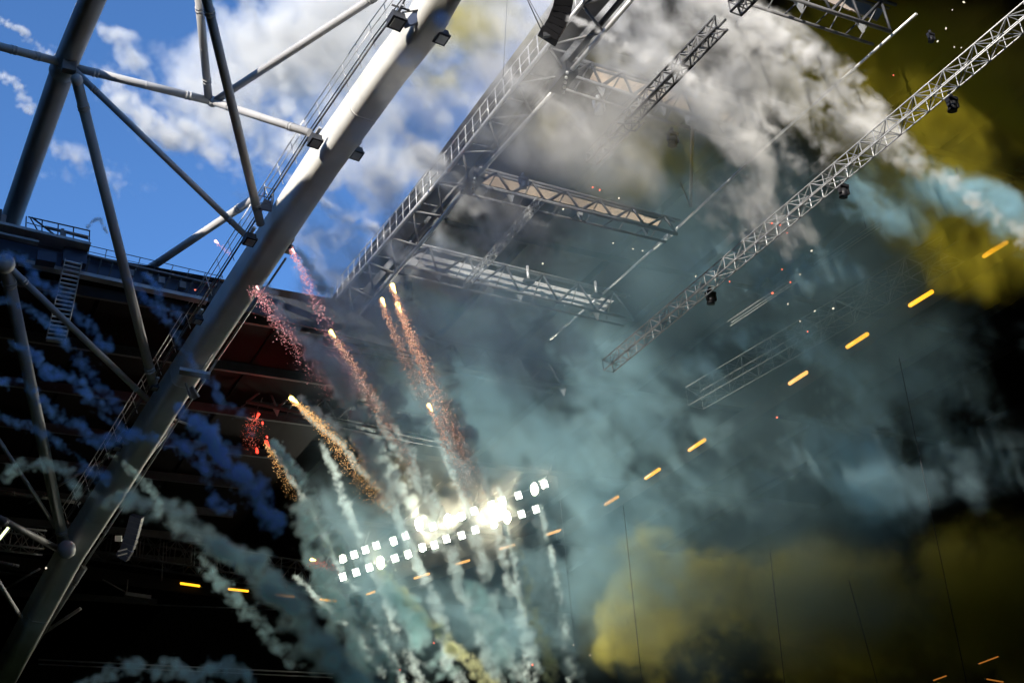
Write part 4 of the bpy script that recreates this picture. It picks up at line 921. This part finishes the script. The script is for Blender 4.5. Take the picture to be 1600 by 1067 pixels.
for i, (p, d, r, lab) in enumerate(((((1090, 10), (1135, 60), (1180, 120), (1215, 190), (1250, 260), (1300, 330)), 51, .3, 'thin white smoke streak falling from the dense bank towards the long truss'), (((1180, 30), (1240, 70), (1310, 140), (1380, 200), (1440, 250), (1500, 290), (1570, 340), (1620, 390)), 50, .34, 'long pale smoke streak sweeping to the right edge above the first amber tube'),
      (((1010, 60), (1060, 110), (1130, 180), (1160, 240), (1170, 310)), 51, .28, 'thin grey smoke streak beside the upper right end of the sunlit truss'), (((420, 250), (480, 300), (560, 340), (620, 380), (660, 430)), 56, .4, 'pale ragged smoke streak right of the girder in front of the sky'))):
    T(lab, S_WHITE, p, d, .16, r, 1.0, seed=60 + i)

THIN = [((622, 460), (665, 540), (705, 620), (735, 700), (762, 760), (790, 840), (815, 920), (838, 1000), (852, 1070)), ((600, 480), (645, 560), (690, 660), (725, 740), (760, 830)), ((520, 530), (570, 600), (610, 660), (650, 720), (690, 800), (720, 900)),
        ((480, 480), (530, 560), (580, 640), (620, 700), (655, 770)), ((470, 640), (540, 700), (590, 760), (625, 820), (660, 900), (700, 980)), ((430, 700), (480, 790), (520, 860), (560, 940), (610, 1030), (640, 1075)),
        ((460, 900), (520, 950), (560, 1000), (600, 1060)), ((640, 600), (680, 680), (715, 760), (745, 830)), ((780, 760), (800, 850), (815, 950), (825, 1060)), ((845, 790), (868, 900), (885, 1000), (892, 1070))]
TL = ['thin smoke line continuing the trail of the highest flare past the floodlights', 'thin smoke line behind the spark trail left of the close pair', 'thin smoke line continuing the yellow flare across the floodlights', 'thin smoke line between the two pink trails and the floodlights',
      'thin smoke line continuing the thick golden spark trail', 'thin smoke line falling from the red flares to the bottom edge', 'thin smoke line at the bottom just left of the fan', 'thin smoke line through the lone orange flare', 'thin smoke line under the right part of the floodlights', 'thin smoke line at the right border of the fan under the last lamps']
for i, (p, lab) in enumerate(zip(THIN, TL)):
    T(lab, S_TRL, p, 60 + i * 1.3, .10, .26, 1.6, v=.06, seed=80 + i, dd=.4)
cloud('thin blue smoke patches drifting in front of the cream girder', S_BLUE, 41, 2.4, 2.6, (300, 0, 760, 520), [(690, 30, 30, 20, 0, 0, .5, .6), (640, 90, 30, 24, 0, 0, .5, .6), (560, 210, 34, 26, 0, 0, .5, .8), (500, 290, 34, 30, 0, 0, .5, .6), (440, 400, 40, 30, 0, 0, .5, .6)], 15, k=.9, cell=.9, amp=.6, bias=.3)

for i, (p, d, m, r0, r1, k, lab) in enumerate((
    (((150, 40), (190, 70), (230, 130), (275, 180), (330, 220), (400, 270)), 60, S_WHITE, .25, .6, .8, 'ragged white smoke streak falling through the sky between the tubes'),
    (((380, -20), (400, 60), (430, 110), (455, 180), (470, 240), (500, 300)), 60, S_WHITE, .3, .6, .8, 'ragged white smoke streak in the sky left of the sunlit girder'),
    (((60, 190), (90, 230), (130, 255), (190, 290)), 60, S_WHITE, .2, .45, .9, 'white smoke streak behind the thick tube near the roof edge'),
    (((620, 180), (660, 240), (700, 290), (760, 330), (820, 400)), 52, S_WHITE, .3, .55, .8, 'white smoke streak crossing the walkway above the third roof truss'),
    (((-10, 465), (40, 480), (75, 510), (115, 545), (150, 600), (190, 640)), 48, S_BLUT, .12, .24, 2.4, 'thin blue smoke trail left of the ladder foot'),
    (((200, 430), (225, 470), (270, 520), (310, 580), (350, 620), (400, 680)), 49, S_BLUT, .10, .26, 2.0, 'thin blue smoke trail crossing the girder above the bracket'),
    (((-10, 640), (30, 660), (80, 690), (130, 720), (170, 760)), 50, S_BLUT, .12, .24, 2.2, 'thin blue smoke trail over the fanning lower braces'),
    (((170, 700), (230, 760), (290, 840), (340, 900), (400, 960), (460, 1040)), 56, S_TEAT, .14, .4, 1.6, 'thin teal smoke trail left of the thick teal one'))):
    T(lab, m, p, d, r0, r1, k, seed=120 + i)
cloud('broad olive haze filling the top right corner behind the long truss', S_YEL2, 52, 6, 8, (1150, -80, 1700, 620), [(1350, 100, 200, 140, 0, 0, 3, .8), (1550, 120, 160, 140, 0, 0, 3, .9), (1560, 330, 160, 140, 0, 0, 3, .8), (1400, 320, 140, 120, 0, 0, 3, .6)], 16, k=.12, cell=3, octs=4, base=.7, amp=.35, bill=.1, st=1, slope=0)
cloud('broad olive haze filling the lower right corner', S_YEL2, 66, 8, 8, (900, 760, 1720, 1140), [(1100, 960, 200, 110, 0, 0, 3, .8), (1350, 960, 200, 120, 0, 0, 3, .9), (1560, 940, 160, 120, 0, 0, 3, .9)], 17, k=.14, cell=3, octs=4, base=.7, amp=.35, bill=.1, st=1, slope=0)
cloud('thin sunlit white haze veiling the walkway and the upper roof trusses', S_WHITE, 45, 3, 6, (430, -80, 1330, 520), [(620, 280, 130, 110, -40, 0, 1.3, .9), (760, 160, 150, 140, -40, 0, 1.3, .9), (900, 60, 160, 120, 0, 0, 1.3, .8), (880, 260, 140, 110, 0, 0, 1.3, .7), (1060, 180, 160, 130, 0, 0, 1.3, .8)], 18, k=.19, cell=2, octs=5, base=.6, amp=.5, bill=.2)
